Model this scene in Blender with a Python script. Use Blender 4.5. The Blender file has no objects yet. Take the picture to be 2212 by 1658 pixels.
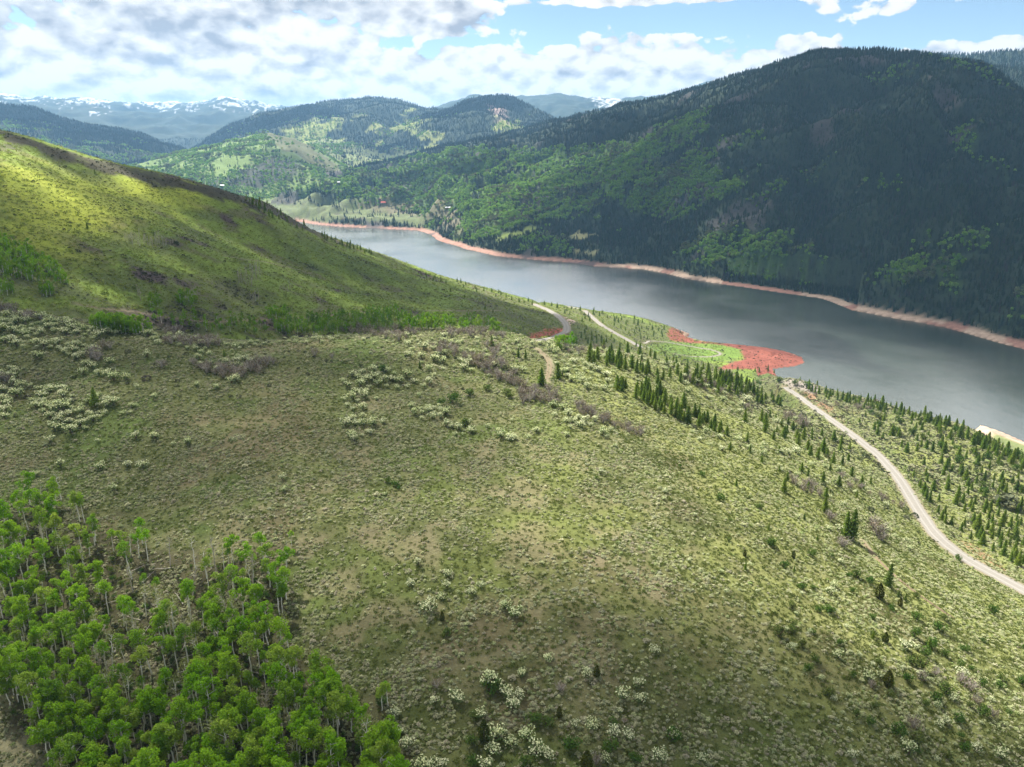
import bpy, math, random
import numpy as np
from mathutils import Vector
R = math.radians
rng = np.random.default_rng(7); random.seed(7)
C = bpy.context.scene.collection
sc = bpy.context.scene

# ------------------------------------------------------------------ camera, exposure, sun, sky
CAMZ = 320.0; PITCH = R(17.2); FPX = 512/math.tan(R(33.0)); S = 1024/2212
cam = bpy.data.cameras.new('camera'); camo = bpy.data.objects.new('camera', cam); C.objects.link(camo)
camo.location = (0, 0, CAMZ); camo.rotation_euler = (R(90)-PITCH, 0, 0)
cam.sensor_width = 36; cam.lens = 18/math.tan(R(33.0)); cam.clip_end = 90000; cam.clip_start = 1
sc.camera = camo
sc.view_settings.view_transform = 'Standard'; sc.view_settings.look = 'None'
sc.view_settings.exposure = 1.32; sc.view_settings.gamma = 1
sc.cycles.max_bounces = 5; sc.cycles.diffuse_bounces = 2; sc.cycles.glossy_bounces = 2
sc.cycles.transmission_bounces = 2; sc.cycles.transparent_max_bounces = 8; sc.cycles.volume_bounces = 0
sc.cycles.use_denoising = True; sc.cycles.caustics_reflective = False; sc.cycles.caustics_refractive = False

SUN_EL, SUN_AZ = R(50), R(-32)           # azimuth from +Y towards +X
SD = np.array([math.sin(SUN_AZ)*math.cos(SUN_EL), math.cos(SUN_AZ)*math.cos(SUN_EL), math.sin(SUN_EL)])
sl = bpy.data.lights.new('sun', 'SUN'); sl.energy = 5.0; sl.angle = R(0.6); sl.color = (1.0, 0.95, 0.86)
so = bpy.data.objects.new('sun', sl); C.objects.link(so); so.location = (0, 0, 3000)
so.rotation_euler = Vector(-SD).to_track_quat('-Z', 'Y').to_euler()

world = bpy.data.worlds.new("World"); sc.world = world; world.use_nodes = True
class NT:
    """small helper to write node trees"""
    def __init__(s, nt): s.nt = nt; s.n = nt.nodes; s.l = nt.links
    def put(s, t, sock, v):
        if v is None: return
        if hasattr(v, 'is_output') or isinstance(v, bpy.types.NodeSocket): s.l.new(v, sock)
        else: sock.default_value = v
    def node(s, typ, props=None, **inp):
        nd = s.n.new(typ)
        for k, v in (props or {}).items(): setattr(nd, k, v)
        for k, v in inp.items():
            key = int(k[1:]) if k[0] == 'i' and k[1:].isdigit() else k.replace('_', ' ')
            s.put(nd, nd.inputs[key], v)
        return nd
    def m(s, op, a, b=None, c=None, clamp=False):
        nd = s.n.new('ShaderNodeMath'); nd.operation = op; nd.use_clamp = clamp
        for i, v in enumerate((a, b, c)):
            if v is not None: s.put(nd, nd.inputs[i], v)
        return nd.outputs[0]
    def mix(s, f, a, b, mode='MIX'):
        nd = s.n.new('ShaderNodeMix'); nd.data_type = 'RGBA'; nd.blend_type = mode
        s.put(nd, nd.inputs[0], f)
        for i, v in ((6, a), (7, b)):
            if isinstance(v, tuple) and len(v) == 3: v = v + (1,)
            s.put(nd, nd.inputs[i], v)
        return nd.outputs[2]
    def ss(s, v, lo, hi):
        nd = s.n.new('ShaderNodeMapRange'); nd.interpolation_type = 'SMOOTHSTEP'
        s.put(nd, nd.inputs[0], v); nd.inputs[1].default_value = lo; nd.inputs[2].default_value = hi
        return nd.outputs[0]
    def noise(s, vec, scale, detail=3, rough=.5, dist=0):
        nd = s.n.new('ShaderNodeTexNoise'); s.l.new(vec, nd.inputs['Vector'])
        nd.inputs['Scale'].default_value = scale; nd.inputs['Detail'].default_value = detail
        nd.inputs['Roughness'].default_value = rough; nd.inputs['Distortion'].default_value = dist
        return nd.outputs[0]

def pix_angles(U, V):
    """pixel of the 2212-wide photograph -> azimuth, tan(elevation)"""
    U = np.asarray(U, float)*S; V = np.asarray(V, float)*S
    dx = U-512; dy = -(V-383.5)
    x = dx; y = FPX*math.cos(PITCH)+dy*math.sin(PITCH); z = -FPX*math.sin(PITCH)+dy*math.cos(PITCH)
    return np.arctan2(x, y), z/np.hypot(x, y)

w = NT(world.node_tree); w.n.clear()
sky = w.node('ShaderNodeTexSky', {'sky_type': 'NISHITA', 'sun_disc': False, 'sun_elevation': SUN_EL,
             'sun_rotation': SUN_AZ, 'altitude': 2400, 'air_density': 1.0, 'dust_density': 0.4, 'ozone_density': 2.0})
tc = w.node('ShaderNodeTexCoord'); sep = w.node('ShaderNodeSeparateXYZ', i0=tc.outputs['Generated'])
X, Y, Z = sep.outputs
azn = w.m('ARCTAN2', X, Y); eln = w.m('ARCSINE', Z)
def cloud_noise(daz, del_):
    a = w.m('ADD', azn, daz); e = w.m('ADD', eln, del_)
    v = w.node('ShaderNodeCombineXYZ', i0=w.m('MULTIPLY', a, 9.5), i1=w.m('MULTIPLY', e, 15.5), i2=0.37).outputs[0]
    big = w.noise(v, 1.15, 2, .5, 0.3)
    nz = w.node('ShaderNodeTexNoise', {'normalize': True}, Vector=v, Scale=2.7, Detail=9.0, Roughness=.55, Distortion=.2); nv = nz.outputs[0]
    vo = w.node('ShaderNodeTexVoronoi', {'feature': 'F1'}, Vector=w.mix(.10, v, nz.outputs['Color']), Scale=5.5).outputs['Distance']
    return w.m('ADD', w.m('ADD', w.m('MULTIPLY', big, .55), w.m('MULTIPLY', nv, .62)), w.m('MULTIPLY', w.m('SUBTRACT', .4, vo), .16))
d1 = cloud_noise(0.0, 0.0); d2 = cloud_noise(-0.006, 0.012)
def blob(U, V, su, sv, wt):
    a, t = pix_angles(U, V); e = math.atan(float(t)); k = R(66)/2212
    p = w.m('POWER', w.m('DIVIDE', w.m('SUBTRACT', azn, float(a)), su*k), 2.0)
    q = w.m('POWER', w.m('DIVIDE', w.m('SUBTRACT', eln, e), sv*k), 2.0)
    return w.m('MULTIPLY', w.m('EXPONENT', w.m('MULTIPLY', w.m('ADD', p, q), -1.0)), wt)
bias = None
for b in [(200, 70, 560, 120, .27), (700, 8, 330, 36, .16), (1000, 45, 100, 28, .16), (820, 62, 160, 20, .05), (1550, 165, 560, 55, .24), (900, 190, 1000, 75, .22), (1050, 112, 110, 18, .08),
          (715, 75, 60, 16, .10), (820, 92, 50, 16, .06), (1400, 2, 330, 9, .24), (1900, 15, 150, 26, .22), (2110, 105, 120, 36, .22), (1430, 75, 110, 28, .16), (1130, 75, 45, 26, .05), (1690, 95, 130, 26, .10), (1790, 85, 70, 20, .1), (1620, 70, 30, 12, .1),
          (625, 95, 60, 22, -.14), (1180, 55, 55, 34, -.16), (1270, 32, 90, 14, -.12), (1560, 45, 240, 24, -.24), (1980, 62, 190, 24, -.24), (2190, 20, 90, 50, -.2), (880, 96, 60, 16, -.12), (1000, 92, 110, 12, -.10), (1640, 90, 40, 16, -.08),
          (1140, 105, 40, 18, -.12), (950, 20, 50, 12, -.08), (760, 60, 30, 10, -.08)]:
    o = blob(*b); bias = o if bias is None else w.m('ADD', bias, o)
high = w.ss(eln, .155, .24)
dens = w.m('ADD', w.m('ADD', d1, bias), w.m('MULTIPLY', high, .20))
cover = w.ss(dens, .625, .675)
relief = w.m('SUBTRACT', d1, d2)
thick = w.ss(dens, .68, .9)
greyl = blob(230, 50, 560, 60, .60); greyl = w.m('ADD', greyl, blob(800, 5, 420, 30, .60))
shade = w.m('ADD', w.m('MULTIPLY', relief, -3.8), w.m('ADD', w.m('MULTIPLY', w.m('MULTIPLY', thick, greyl), 1.0), .17), clamp=True)
ccol = w.mix(w.m('MULTIPLY', shade, w.m('SUBTRACT', 1.0, w.m('MULTIPLY', high, .6))), (1.0, .99, .975), (.40, .43, .49))
CL = 0.455
ccol = w.mix(1.0, ccol, (CL, CL, CL), 'MULTIPLY')
skyc = w.mix(1.0, sky.outputs[0], (.060*.98, .060*.97, .060*.90), 'MULTIPLY')
# low sky behind the mountains is milky
low = w.m('MULTIPLY', w.ss(eln, .05, .0), .6)
mixc = w.mix(w.m('MAXIMUM', cover, low), skyc, ccol)
# glow added above the view to brighten the lake; zenith dimmed for contrast
glow = w.m('MULTIPLY', w.m('MULTIPLY', w.ss(eln, .14, .28), w.ss(eln, .80, .45)), w.m('EXPONENT', w.m('MULTIPLY', w.m('POWER', w.m('DIVIDE', w.m('SUBTRACT', azn, -.15), .85), 2.0), -1.0)))
bg = w.node('ShaderNodeBackground', i0=mixc, i1=w.m('ADD', w.m('SUBTRACT', 1.0, w.m('MULTIPLY', w.ss(eln, .42, .95), .64)), w.m('MULTIPLY', glow, 3.2)))
w.l.new(bg.outputs[0], w.node('ShaderNodeOutputWorld').inputs[0])

# ------------------------------------------------------------------ numpy noise
_P = rng.permutation(512).astype(np.int64); _P = np.concatenate([_P, _P]); _G = rng.uniform(0, 2*np.pi, 512)
def perlin(x, y):
    xi = np.floor(x).astype(np.int64); yi = np.floor(y).astype(np.int64); xf = x-xi; yf = y-yi
    xi &= 511; yi &= 511
    def g(i, j, fx, fy):
        a = _G[_P[(_P[(xi+i) & 511]+yi+j) & 511]]
        return np.cos(a)*fx+np.sin(a)*fy
    u = xf*xf*xf*(xf*(xf*6-15)+10); v = yf*yf*yf*(yf*(yf*6-15)+10)
    return 1.5*((g(0, 0, xf, yf)*(1-u)+g(1, 0, xf-1, yf)*u)*(1-v)+(g(0, 1, xf, yf-1)*(1-u)+g(1, 1, xf-1, yf-1)*u)*v)
def fbm(x, y, scale, octs=4, gain=.5, seed=0.):
    s = 0; a = 1.; f = 1./scale
    for k in range(octs):
        s = s+a*perlin(x*f+seed*17.3+k*31.7, y*f-seed*9.1+k*11.3); a *= gain; f *= 2.03
    return s
def smooth(v, lo, hi):
    t = np.clip((v-lo)/(hi-lo), 0, 1); return t*t*(3-2*t)

# ------------------------------------------------------------------ terrain: one polar-graded sheet
az_f = np.arange(-47.0, 47.001, 0.085)
az_c = np.concatenate([np.arange(-180, -47, 3.0), az_f, np.arange(49, 180, 3.0)])
AZ = np.radians(az_c); NA = len(AZ)
NR = 1100; LR = np.linspace(math.log(45.), math.log(20900.), NR); RR = np.exp(LR)
A2, R2 = np.meshgrid(AZ, RR, indexing='ij')
GX = np.sin(A2)*R2; GY = np.cos(A2)*R2
ACL = np.clip(A2, R(-60), R(60))

def tps_layer(pz, pr, world=(), lam=1e-3, wa=1.0):
    """thin plate spline of height over (azimuth, ln r); pz: (U,V,z), pr: (U,V,r), world: (az deg, r, z)"""
    P = []
    for U, V, z in pz:
        a, t = pix_angles(U, V); P.append((float(a), math.log((z-CAMZ)/float(t)), z))
    for U, V, r in pr:
        a, t = pix_angles(U, V); P.append((float(a), math.log(r), CAMZ+r*float(t)))
    for a, r, z in world: P.append((R(a), math.log(r), z))
    P = np.array(P); n = len(P)
    q = P[:, :2].copy(); q[:, 0] *= wa
    def U_(d2): return .5*d2*np.log(d2+1e-12)
    K = U_(((q[:, None]-q[None])**2).sum(-1))+lam*np.eye(n)
    M = np.zeros((n+3, n+3)); M[:n, :n] = K; M[:n, n] = 1; M[:n, n+1:] = q; M[n, :n] = 1; M[n+1:, :n] = q.T
    cf = np.linalg.solve(M, np.concatenate([P[:, 2], [0, 0, 0]]))
    def ev(a, lr):
        a = a*wa; out = cf[n]+cf[n+1]*a+cf[n+2]*lr
        for i in range(n): out = out+cf[i]*U_((a-q[i, 0])**2+(lr-q[i, 1])**2)
        return out
    return ev, P

# near hill (A): from under the camera to its crest, road bench on the right, slope to the shore
A_pz = [(0,1658,176),(550,1658,181),(1100,1658,185),(1650,1658,181),(2212,1658,166),
        (0,1400,184),(550,1400,188),(1100,1400,192),(1650,1400,186),(2000,1450,172),(2212,1450,160),
        (0,1150,195),(550,1150,198),(1100,1150,199),(1500,1150,193),(1800,1150,172),(1950,1180,156),
        (0,950,206),(550,950,206),(1000,950,204),(1300,950,200),(1560,940,183),(1780,1000,158),
        (0,800,217),(550,810,214),(1000,800,208),(1300,810,202),(1500,845,178),(1650,880,140),
        (0,683,226),(170,690,224),(330,713,221),(450,738,217),(600,735,216),(700,725,215),(850,717,213),(1000,718,211),(1130,732,206),(1290,758,198),(1400,775,190),(1500,798,175),(1600,828,138),
        (2212,1285,140),(2050,1200,137),(1960,1100,131),(1900,1000,122),(1830,930,108),(1750,872,86),(1690,828,64),(1730,838,64),
        (2212,1160,118),(2100,1090,117),(2000,1000,108),(1850,895,80),
        (1675,799,22),(1775,838,52),(1908,872,74),(2075,920,86),(2135,948,88),(2212,990,88)]
A_w = []
for U, V, z in [(0,683,226),(330,713,221),(600,735,216),(850,717,213),(1000,718,211),(1130,732,206),(1290,758,198),(1400,775,190),(1500,798,175)]:
    a, t = pix_angles(U, V); r = (z-CAMZ)/float(t)
    A_w += [(math.degrees(a), r*1.12, z-16), (math.degrees(a), r*1.35, z-75), (math.degrees(a), r*1.9, z-190)]
for U, V, z in [(1600,828,138),(1675,799,22),(1775,838,52),(1908,872,74),(2075,920,86),(2212,990,88)]:
    a, t = pix_angles(U, V); r = (z-CAMZ)/float(t)
    A_w += [(math.degrees(a), r*1.13, min(z-15, z*.55)), (math.degrees(a), r*1.34, -12), (math.degrees(a), r*2.0, -60)]
A_w += [(60, 400, 140), (-60, 400, 225), (60, 100, 165), (-60, 100, 175), (0, 60, 184), (0, 110, 184), (60, 800, 20), (48, 800, 10), (-60, 900, 120)]
fA, PA = tps_layer(A_pz, [], A_w, lam=2e-4, wa=1.6)

# middle-left grass hill, its ridge to the lake, the peninsula (B)
B_pr = [(0,287,1080),(167,340,1090),(350,383,1110),(500,417,1130),(583,440,1140),(634,477,1150),(717,514,1150),(837,553,1170),(944,593,1190),(1057,623,1230),(1151,650,1280),(1258,668,1300),(1371,688,1330),
        (0,345,880),(170,400,880),(350,450,900),(500,500,930),(650,545,960),(800,590,980),
        (0,440,760),(200,490,770),(400,520,800),(560,560,820),(700,610,840),(900,640,920),(1000,650,980),
        (0,540,660),(200,570,670),(400,600,690),(600,640,720),(800,660,780),(1000,680,840),(1120,690,900),
        (0,630,575),(200,650,580),(400,680,600),(600,700,640),(800,710,690),(1000,712,740),
        (1180,715,900),(1220,690,990),(1150,662,1130),(1195,675,1080),(1270,672,1190),(1330,715,1060),(1400,755,1000),(1440,770,1000)]
B_pz = [(1451,708,3),(1500,740,5),(1560,768,5),(1640,785,3),(1600,755,4),(1480,768,14),(1540,790,14)]
B_w = []
for (U, V, r) in B_pr[:13]:
    a, t = pix_angles(U, V); z = CAMZ+r*float(t)
    B_w += [(math.degrees(a), r*1.14, z-30-.10*z), (math.degrees(a), r*1.55, z*.25-20), (math.degrees(a), r*2.4, -60)]
B_w += [(-60, 900, 300), (-60, 500, 200), (-15, 380, 120), (0, 400, 90), (-30, 380, 150), (15, 500, 60), (22, 700, 25), (30, 900, -20), (45, 900, -60), (40, 1600, -80), (20, 1600, -80), (28, 1300, -20)]
fB, PB = tps_layer(B_pz, B_pr, B_w, lam=2e-4, wa=1.6)

lrmask = R2 < 3500
ZA = np.full(A2.shape, -200.); ZB = np.full(A2.shape, -200.)
msk = R2 < 1500
ZA[msk] = fA(ACL[msk], np.log(R2[msk]))
ZA = np.where(msk, ZA - np.clip((R2-1250), 0, 1e9)*.5, -200)
msk = (R2 < 3200) & (R2 > 330)
ZB[msk] = fB(ACL[msk], np.log(R2[msk]))
ZB = np.where(msk, ZB - np.clip((420-R2), 0, 1e9)*1.2, -200)

# the lake outline on z = 0
LAKE_FAR = [(640,478),(680,485),(737,490),(821,494),(904,498),(931,507),(947,520),(1004,537),(1071,553),(1150,561),(1238,568),(1288,576),(1388,581),(1440,592),(1475,601),(1608,621),(1708,635),(1775,645),(1842,670),(1942,690),(2042,708),(2142,736),(2212,754)]
def on_z(U, V, z=0.):
    a, t = pix_angles(U, V); r = (z-CAMZ)/float(t); return (math.sin(a)*r, math.cos(a)*r)
lake = [on_z(*p) for p in LAKE_FAR]
far_shore_pts = list(lake)
lake += [(1050, 800), (1700, 300), (2500, -300), (2300, -600), (1500, -50), (900, 480), (760, 560)]
lake += [on_z(2330, 1000), on_z(2212, 954), on_z(2160, 932), on_z(2118, 918)]
def polar(U, r):
    a, _ = pix_angles(U, 800); return (math.sin(a)*r, math.cos(a)*r)
lake += [polar(2075, 905), polar(1960, 960), polar(1850, 985), polar(1775, 1010), polar(1700, 1085), polar(1685, 1112), on_z(1668, 797)]
lake += [on_z(1688, 794.5), on_z(1715, 791), on_z(1738, 784), on_z(1735, 773), on_z(1721, 766), on_z(1690, 757), on_z(1658, 751), on_z(1575, 742), on_z(1530, 738), on_z(1486, 733), on_z(1482, 727), on_z(1488, 721), on_z(1475, 715), on_z(1451, 708)]
def pr_hidden(U, V, k):
    a, t = pix_angles(U, V); r = k*(0-CAMZ)/float(t); return (math.sin(a)*r, math.cos(a)*r)
lake += [pr_hidden(1371, 688, .985), pr_hidden(1258, 668, .95), pr_hidden(1151, 650, .93), pr_hidden(1057, 623, .91), pr_hidden(944, 593, .89), pr_hidden(837, 553, .88), pr_hidden(717, 514, .88), pr_hidden(634, 479, .9)]
lake = np.array(lake)
def sdist(px, py, poly):
    """distance to the outline, positive outside"""
    shp = px.shape; px = px.ravel(); py = py.ravel(); d = np.full(px.shape, 1e18); ins = np.zeros(px.shape, bool)
    n = len(poly)
    for i in range(n):
        x1, y1 = poly[i]; x2, y2 = poly[(i+1) % n]; ex, ey = x2-x1, y2-y1
        t = np.clip(((px-x1)*ex+(py-y1)*ey)/(ex*ex+ey*ey+1e-9), 0, 1)
        d = np.minimum(d, (px-x1-t*ex)**2+(py-y1-t*ey)**2)
        c = ((y1 > py) != (y2 > py)) & (px < ex*(py-y1)/(ey if abs(ey) > 1e-9 else 1e-9)+x1)
        ins ^= c
    return (np.sqrt(d)*np.where(ins, -1, 1)).reshape(shp)
DS = np.full(A2.shape, 9999.); m_ = (R2 < 5200) & (R2 > 350)
DS[m_] = sdist(GX[m_], GY[m_], lake)
DS += np.where(np.abs(DS) < 400, fbm(GX, GY, 90, 3, seed=3)*4.0*smooth(R2, 800, 1400), 0)

# far ridges: silhouette (U, V, r); foot either the far shore or a distance and height
fs = np.array([(math.atan2(x, y), math.hypot(x, y)) for x, y in far_shore_pts])
def shore_r(a): return np.interp(a, fs[:, 0], fs[:, 1], left=fs[0, 1], right=fs[-1, 1]*.9)
layers = []
Z = np.full(A2.shape, -200.); LID = np.zeros(A2.shape, np.int8); TT = np.zeros(A2.shape)
def smax(a, b, k):
    h = np.clip(.5+.5*(a-b)/k, 0, 1); return b*(1-h)+a*h+k*h*(1-h)
def ridge(idn, pts, foot=None, zf=0., p=1.0, back=.35, fold=0., fscale=500., kk=.004, seed=1., fade=.02, wob=0.0):
    global Z, LID, TT
    pa = np.array([(float(pix_angles(U, V)[0]), float(pix_angles(U, V)[1]), r) for U, V, r in pts])
    a = A2
    # slightly smooth interpolation of the silhouette
    fine = np.linspace(pa[0, 0], pa[-1, 0], 600)
    tv = np.interp(fine, pa[:, 0], pa[:, 1]); rv = np.interp(fine, pa[:, 0], pa[:, 2])
    ker = np.hanning(19); ker /= ker.sum()
    tv = np.convolve(np.pad(tv, 9, 'edge'), ker, 'valid'); rv = np.convolve(np.pad(rv, 41, 'edge'), np.ones(83)/83, 'valid')
    t_ = np.interp(AZ, fine, tv)[:, None]; rr = np.interp(AZ, fine, rv)[:, None]
    zr = CAMZ+rr*t_
    out = np.maximum(pa[0, 0]-AZ, 0)+np.maximum(AZ-pa[-1, 0], 0); out = out[:, None]
    zr = zr-np.clip(out/fade, 0, 1)**1.3*(zr-zf)*(fade < 1)
    rf = shore_r(AZ)[:, None] if foot is None else np.interp(AZ, np.radians([f[0] for f in foot]), [f[1] for f in foot])[:, None]
    if not np.isscalar(zf): zf = np.interp(AZ, np.radians([f[0] for f in zf]), [f[1] for f in zf])[:, None]
    rr = np.maximum(rr, rf*1.04)
    if wob: rr = rr*(1+wob*perlin(AZ*14+seed, AZ*0+seed))[:, None]
    t = (R2-rf)/(rr-rf); tc_ = np.clip(t, 0, 1)
    z = np.where(t < 0, zf+(R2-rf)*.25, np.where(t <= 1, zf+(zr-zf)*tc_**p, zr-(R2-rr)*back))
    if fold:
        f_ = fbm(GX, GY, fscale, 4, .5, seed); rid = 1-np.abs(f_)*1.6
        z = z+fold*(rid-.45)*np.clip(4*tc_*(1-tc_), 0, 1)*np.where(t < 1, 1, 0)
    if fade < 1: z = z-np.clip(out/fade-1, 0, 3)*250
    upd = z > Z
    LID = np.where(upd, idn, LID); TT = np.where(upd, tc_, TT)
    Z = smax(z, Z, kk*R2)

# valley floor
Z = np.interp(R2, [0, 2900, 3100, 4300, 5200, 8000, 16000, 26000], [-40, -10, 1, 88, 130, 190, 330, 380]); LID[:] = 1
Z = np.where(A2 > R(10), Z*np.clip(1-(A2-R(10))/R(8), 0, 1)-1, Z)
ridge(2, [(-300,196,17000),(0,200,17000),(17,203,17000),(60,213,17000),(100,210,17000),(200,213,17000),(260,223,17000),(317,222,17000),(434,221,17000),(460,214,17000),(484,209,17000),(534,218,17000),(620,232,17000),(800,262,17000),(1000,290,17000)],
      foot=[(-60,9000),(60,9000)], zf=230, p=.8, fold=190, fscale=2200, kk=.0015, fade=9)
ridge(3, [(-300,215,7800),(0,223,7600),(77,233,7500),(150,260,7400),(250,277,7300),(317,293,7200),(364,310,7000),(420,332,6800),(500,350,6600)],
      foot=[(-60,5000),(60,5200)], zf=120, p=.8, fold=50, fscale=1100, seed=2)
ridge(4, [(860,262,12500),(937,232,12500),(985,216,12500),(1031,203,12500),(1054,205,12500),(1121,210,12500),(1171,204,12500),(1221,203,12500),(1271,210,12500),(1338,215,12500),(1405,207,12500),(1475,197,12500),(1508,183,12500),(1541,173,12500),(1600,190,12500)],
      foot=[(-60,8500),(60,8500)], zf=200, p=.8, fold=90, fscale=1500, seed=4, kk=.002)
ridge(5, [(1150,285,9300),(1204,263,9300),(1290,241,9300),(1371,226,9300),(1475,207,9300),(1560,190,9300),(1700,170,9000)], foot=[(-60,6500),(60,6500)], zf=200, p=.8, fold=40, fscale=900, seed=5, fade=.04, kk=.002)
ridge(6, [(380,345,7800),(434,313,8000),(500,267,8200),(567,247,8300),(650,227,8400),(737,215,8400),(790,207,8400),(821,207,8400),(854,212,8300),(887,223,8200),(921,231,8100),(990,240,8000),(1060,260,8000)],
      foot=[(-60,5600),(60,5600)], zf=150, p=.85, fold=75, fscale=1000, seed=6, kk=.002)
ridge(7, [(780,330,6600),(860,275,6900),(921,244,7000),(964,234,7000),(1021,214,7000),(1055,205,7000),(1075,203,7000),(1104,207,7000),(1154,230,6900),(1204,260,6700),(1260,290,6500)],
      foot=[(-60,5300),(60,5300)], zf=145, p=.85, fold=60, fscale=800, seed=7, kk=.002)
ridge(8, [(1980,125,6200),(2008,116,6000),(2058,118,6000),(2125,117,5900),(2212,112,5800),(2500,105,5600)], foot=[(0,4500),(60,4000)], zf=300, p=.9, fold=20, seed=8, kk=.001)
ridge(9, [(2040,160,4700),(2100,143,4700),(2150,147,4600),(2212,148,4500),(2500,160,4300)], foot=[(0,3600),(60,3300)], zf=200, p=.9, fold=20, seed=9, kk=.001)
ridge(10, [(250,372,4700),(300,354,4900),(434,320,5100),(500,300,5200),(550,290,5200),(583,290,5200),(634,300,5200),(684,322,5150),(737,356,5100),(790,382,5000)],
      foot=[(-60,3900),(-12,4000),(60,4200)], zf=95, p=.72, fold=30, fscale=500, seed=10, kk=.003, wob=.02)
ridge(14, [(600,318,6300),(700,300,6400),(800,312,6300),(900,318,6100),(1000,330,5900)], foot=[(-60,4800),(60,4800)], zf=110, p=.9, fold=25, fscale=500, seed=14)
ridge(11, [(640,392,4300),(700,380,4400),(770,365,4600),(880,336,4900),(984,312,5200),(1060,297,5400),(1154,272,5500),(1238,253,5200),(1371,223,4700),(1475,200,4300),(1558,173,4000),(1661,143,3750),(1708,123,3650),(1758,109,3550),(1842,106,3450),(1908,108,3400),(2008,116,3350),(2058,125,3300),(2108,137,3250),(2142,155,3200),(2192,187,3100),(2260,235,3000),(2500,300,2600)],
      foot=None, zf=0, p=.86, fold=135, fscale=560, seed=11, kk=.003, fade=.03)
ridge(12, [(1090,372,3700),(1204,337,3600),(1300,307,3450),(1400,274,3300),(1475,250,3200),(1540,232,3050),(1620,222,2900),(1700,222,2800)],
      foot=None, zf=0, p=.92, fold=60, fscale=420, seed=12, kk=.004, fade=.12)
ridge(15, [(760,412,3900),(850,392,4000),(950,370,4050),(1060,352,4000),(1130,345,3900),(1200,352,3800)],
      foot=[(-60,3150),(-6,3150),(0,2700),(60,2400)], zf=20, p=.95, fold=30, fscale=300, seed=15, kk=.004, fade=.06)
ridge(13, [(1840,632,1480),(1908,586,1560),(1975,541,1660),(2025,520,1720),(2092,500,1750),(2212,467,1800),(2500,420,1800)], foot=None, zf=0, p=.9, fold=10, fscale=200, seed=13, kk=.006, fade=.02)
ZFAR = Z
# noise everywhere on the far country
Z = Z+fbm(GX, GY, 260, 5, .5, 20)*np.clip(R2*.0028, 2, 30)*smooth(DS, 0, 250)
# combine with the near sheets
ZAn = ZA+fbm(GX, GY, 34, 4, .5, 21)*1.0+fbm(GX, GY, 110, 2, .5, 22)*1.6*smooth(R2, 120, 300)
ZBn = ZB+fbm(GX, GY, 150, 5, .45, 23)*1.8
for U_, r_k, hk, wx, wy in ((640, 955, 9, 120, 55), (300, 800, 8, 110, 60), (860, 990, 6, 110, 55), (120, 700, 6, 90, 50), (480, 1030, 7, 100, 50), (560, 800, -6, 120, 40), (220, 930, -6, 120, 40)):
    ak = float(pix_angles(U_, 500)[0]); xk, yk = math.sin(ak)*r_k, math.cos(ak)*r_k; ZBn = ZBn+hk*np.exp(-((GX-xk)/wx)**2-((GY-yk)/wy)**2)
near = smax(ZAn, ZBn, 10.0)
NEAR = ((near > Z) | (R2 < 800)) & (R2 < 3200)
LIDN = np.where(ZAn > ZBn, 20, 21)
LID = np.where(NEAR, LIDN, LID)
Z = np.where(R2 < 800, near, np.maximum(Z, near))
# shore: bound the height by the distance to the water line
spit = smooth(A2, R(14), R(17))*smooth(A2, R(32), R(28))*((LID == 21) | ((R2 > 1085) & (A2 < R(24))))*(R2 > 850)
lo = np.clip(DS*.18, 0, 6)*(1-spit)+np.clip(DS*.06, 0, 4)*spit
hi = np.where((spit > .3) & (DS < 90), np.clip(DS, 0, 90)*.11+.6, DS*.75+1)
FARSIDE = (LID < 20) & (DS > 0) & (DS < 70)
Z = np.where(FARSIDE, DS*.26+(Z-DS*.26)*smooth(DS, 22, 65), Z)
Zs = np.where(DS > 0, np.clip(Z, lo, np.maximum(hi, lo)), -np.clip(-DS*.15, 0.3, 14))
Z = np.where(m_, Zs, Z)
Z = np.where((R2 > 5100) & (Z < 5), 5, Z)

# ---- look-ups on the sheet
ELT = (Z-CAMZ)/R2; CM = np.maximum.accumulate(ELT, axis=1)
def hgt(x, y):
    a = np.arctan2(x, y); lr = np.log(np.maximum(np.hypot(x, y), 46))
    i = np.interp(a, AZ, np.arange(NA)); j = np.clip((lr-LR[0])/(LR[1]-LR[0]), 0, NR-1.001)
    i0 = np.clip(np.floor(i).astype(int), 0, NA-2); j0 = np.floor(j).astype(int); fi = i-i0; fj = j-j0
    return (Z[i0, j0]*(1-fi)+Z[i0+1, j0]*fi)*(1-fj)+(Z[i0, j0+1]*(1-fi)+Z[i0+1, j0+1]*fi)*fj
def at(U, V):
    """first point of the ground under a pixel of the 2212-wide photograph"""
    a, t = pix_angles(U, V); i = int(round(float(np.interp(a, AZ, np.arange(NA)))))
    j = int(np.searchsorted(CM[i], float(t))); j = min(max(j, 1), NR-1)
    c0, c1 = CM[i, j-1], CM[i, j]; f = 0 if c1 <= c0 else (float(t)-c0)/(c1-c0)
    r = math.exp(LR[j-1]+(LR[1]-LR[0])*f); x, y = math.sin(a)*r, math.cos(a)*r
    return x, y, float(hgt(np.array([x]), np.array([y]))[0])
def project(x, y, z):
    zz = z-CAMZ; d = y*math.cos(PITCH)-zz*math.sin(PITCH); v = y*math.sin(PITCH)+zz*math.cos(PITCH)
    return (512+FPX*x/d)/S, (383.5-FPX*v/d)/S
def visible(x, y, z, slack=0.004):
    a = np.arctan2(x, y); r = np.hypot(x, y); i = np.clip(np.round(np.interp(a, AZ, np.arange(NA))).astype(int), 0, NA-1)
    j = np.clip(((np.log(r)-LR[0])/(LR[1]-LR[0])).astype(int)-2, 0, NR-1)
    return (z-CAMZ)/r > CM[i, j]-slack


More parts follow.
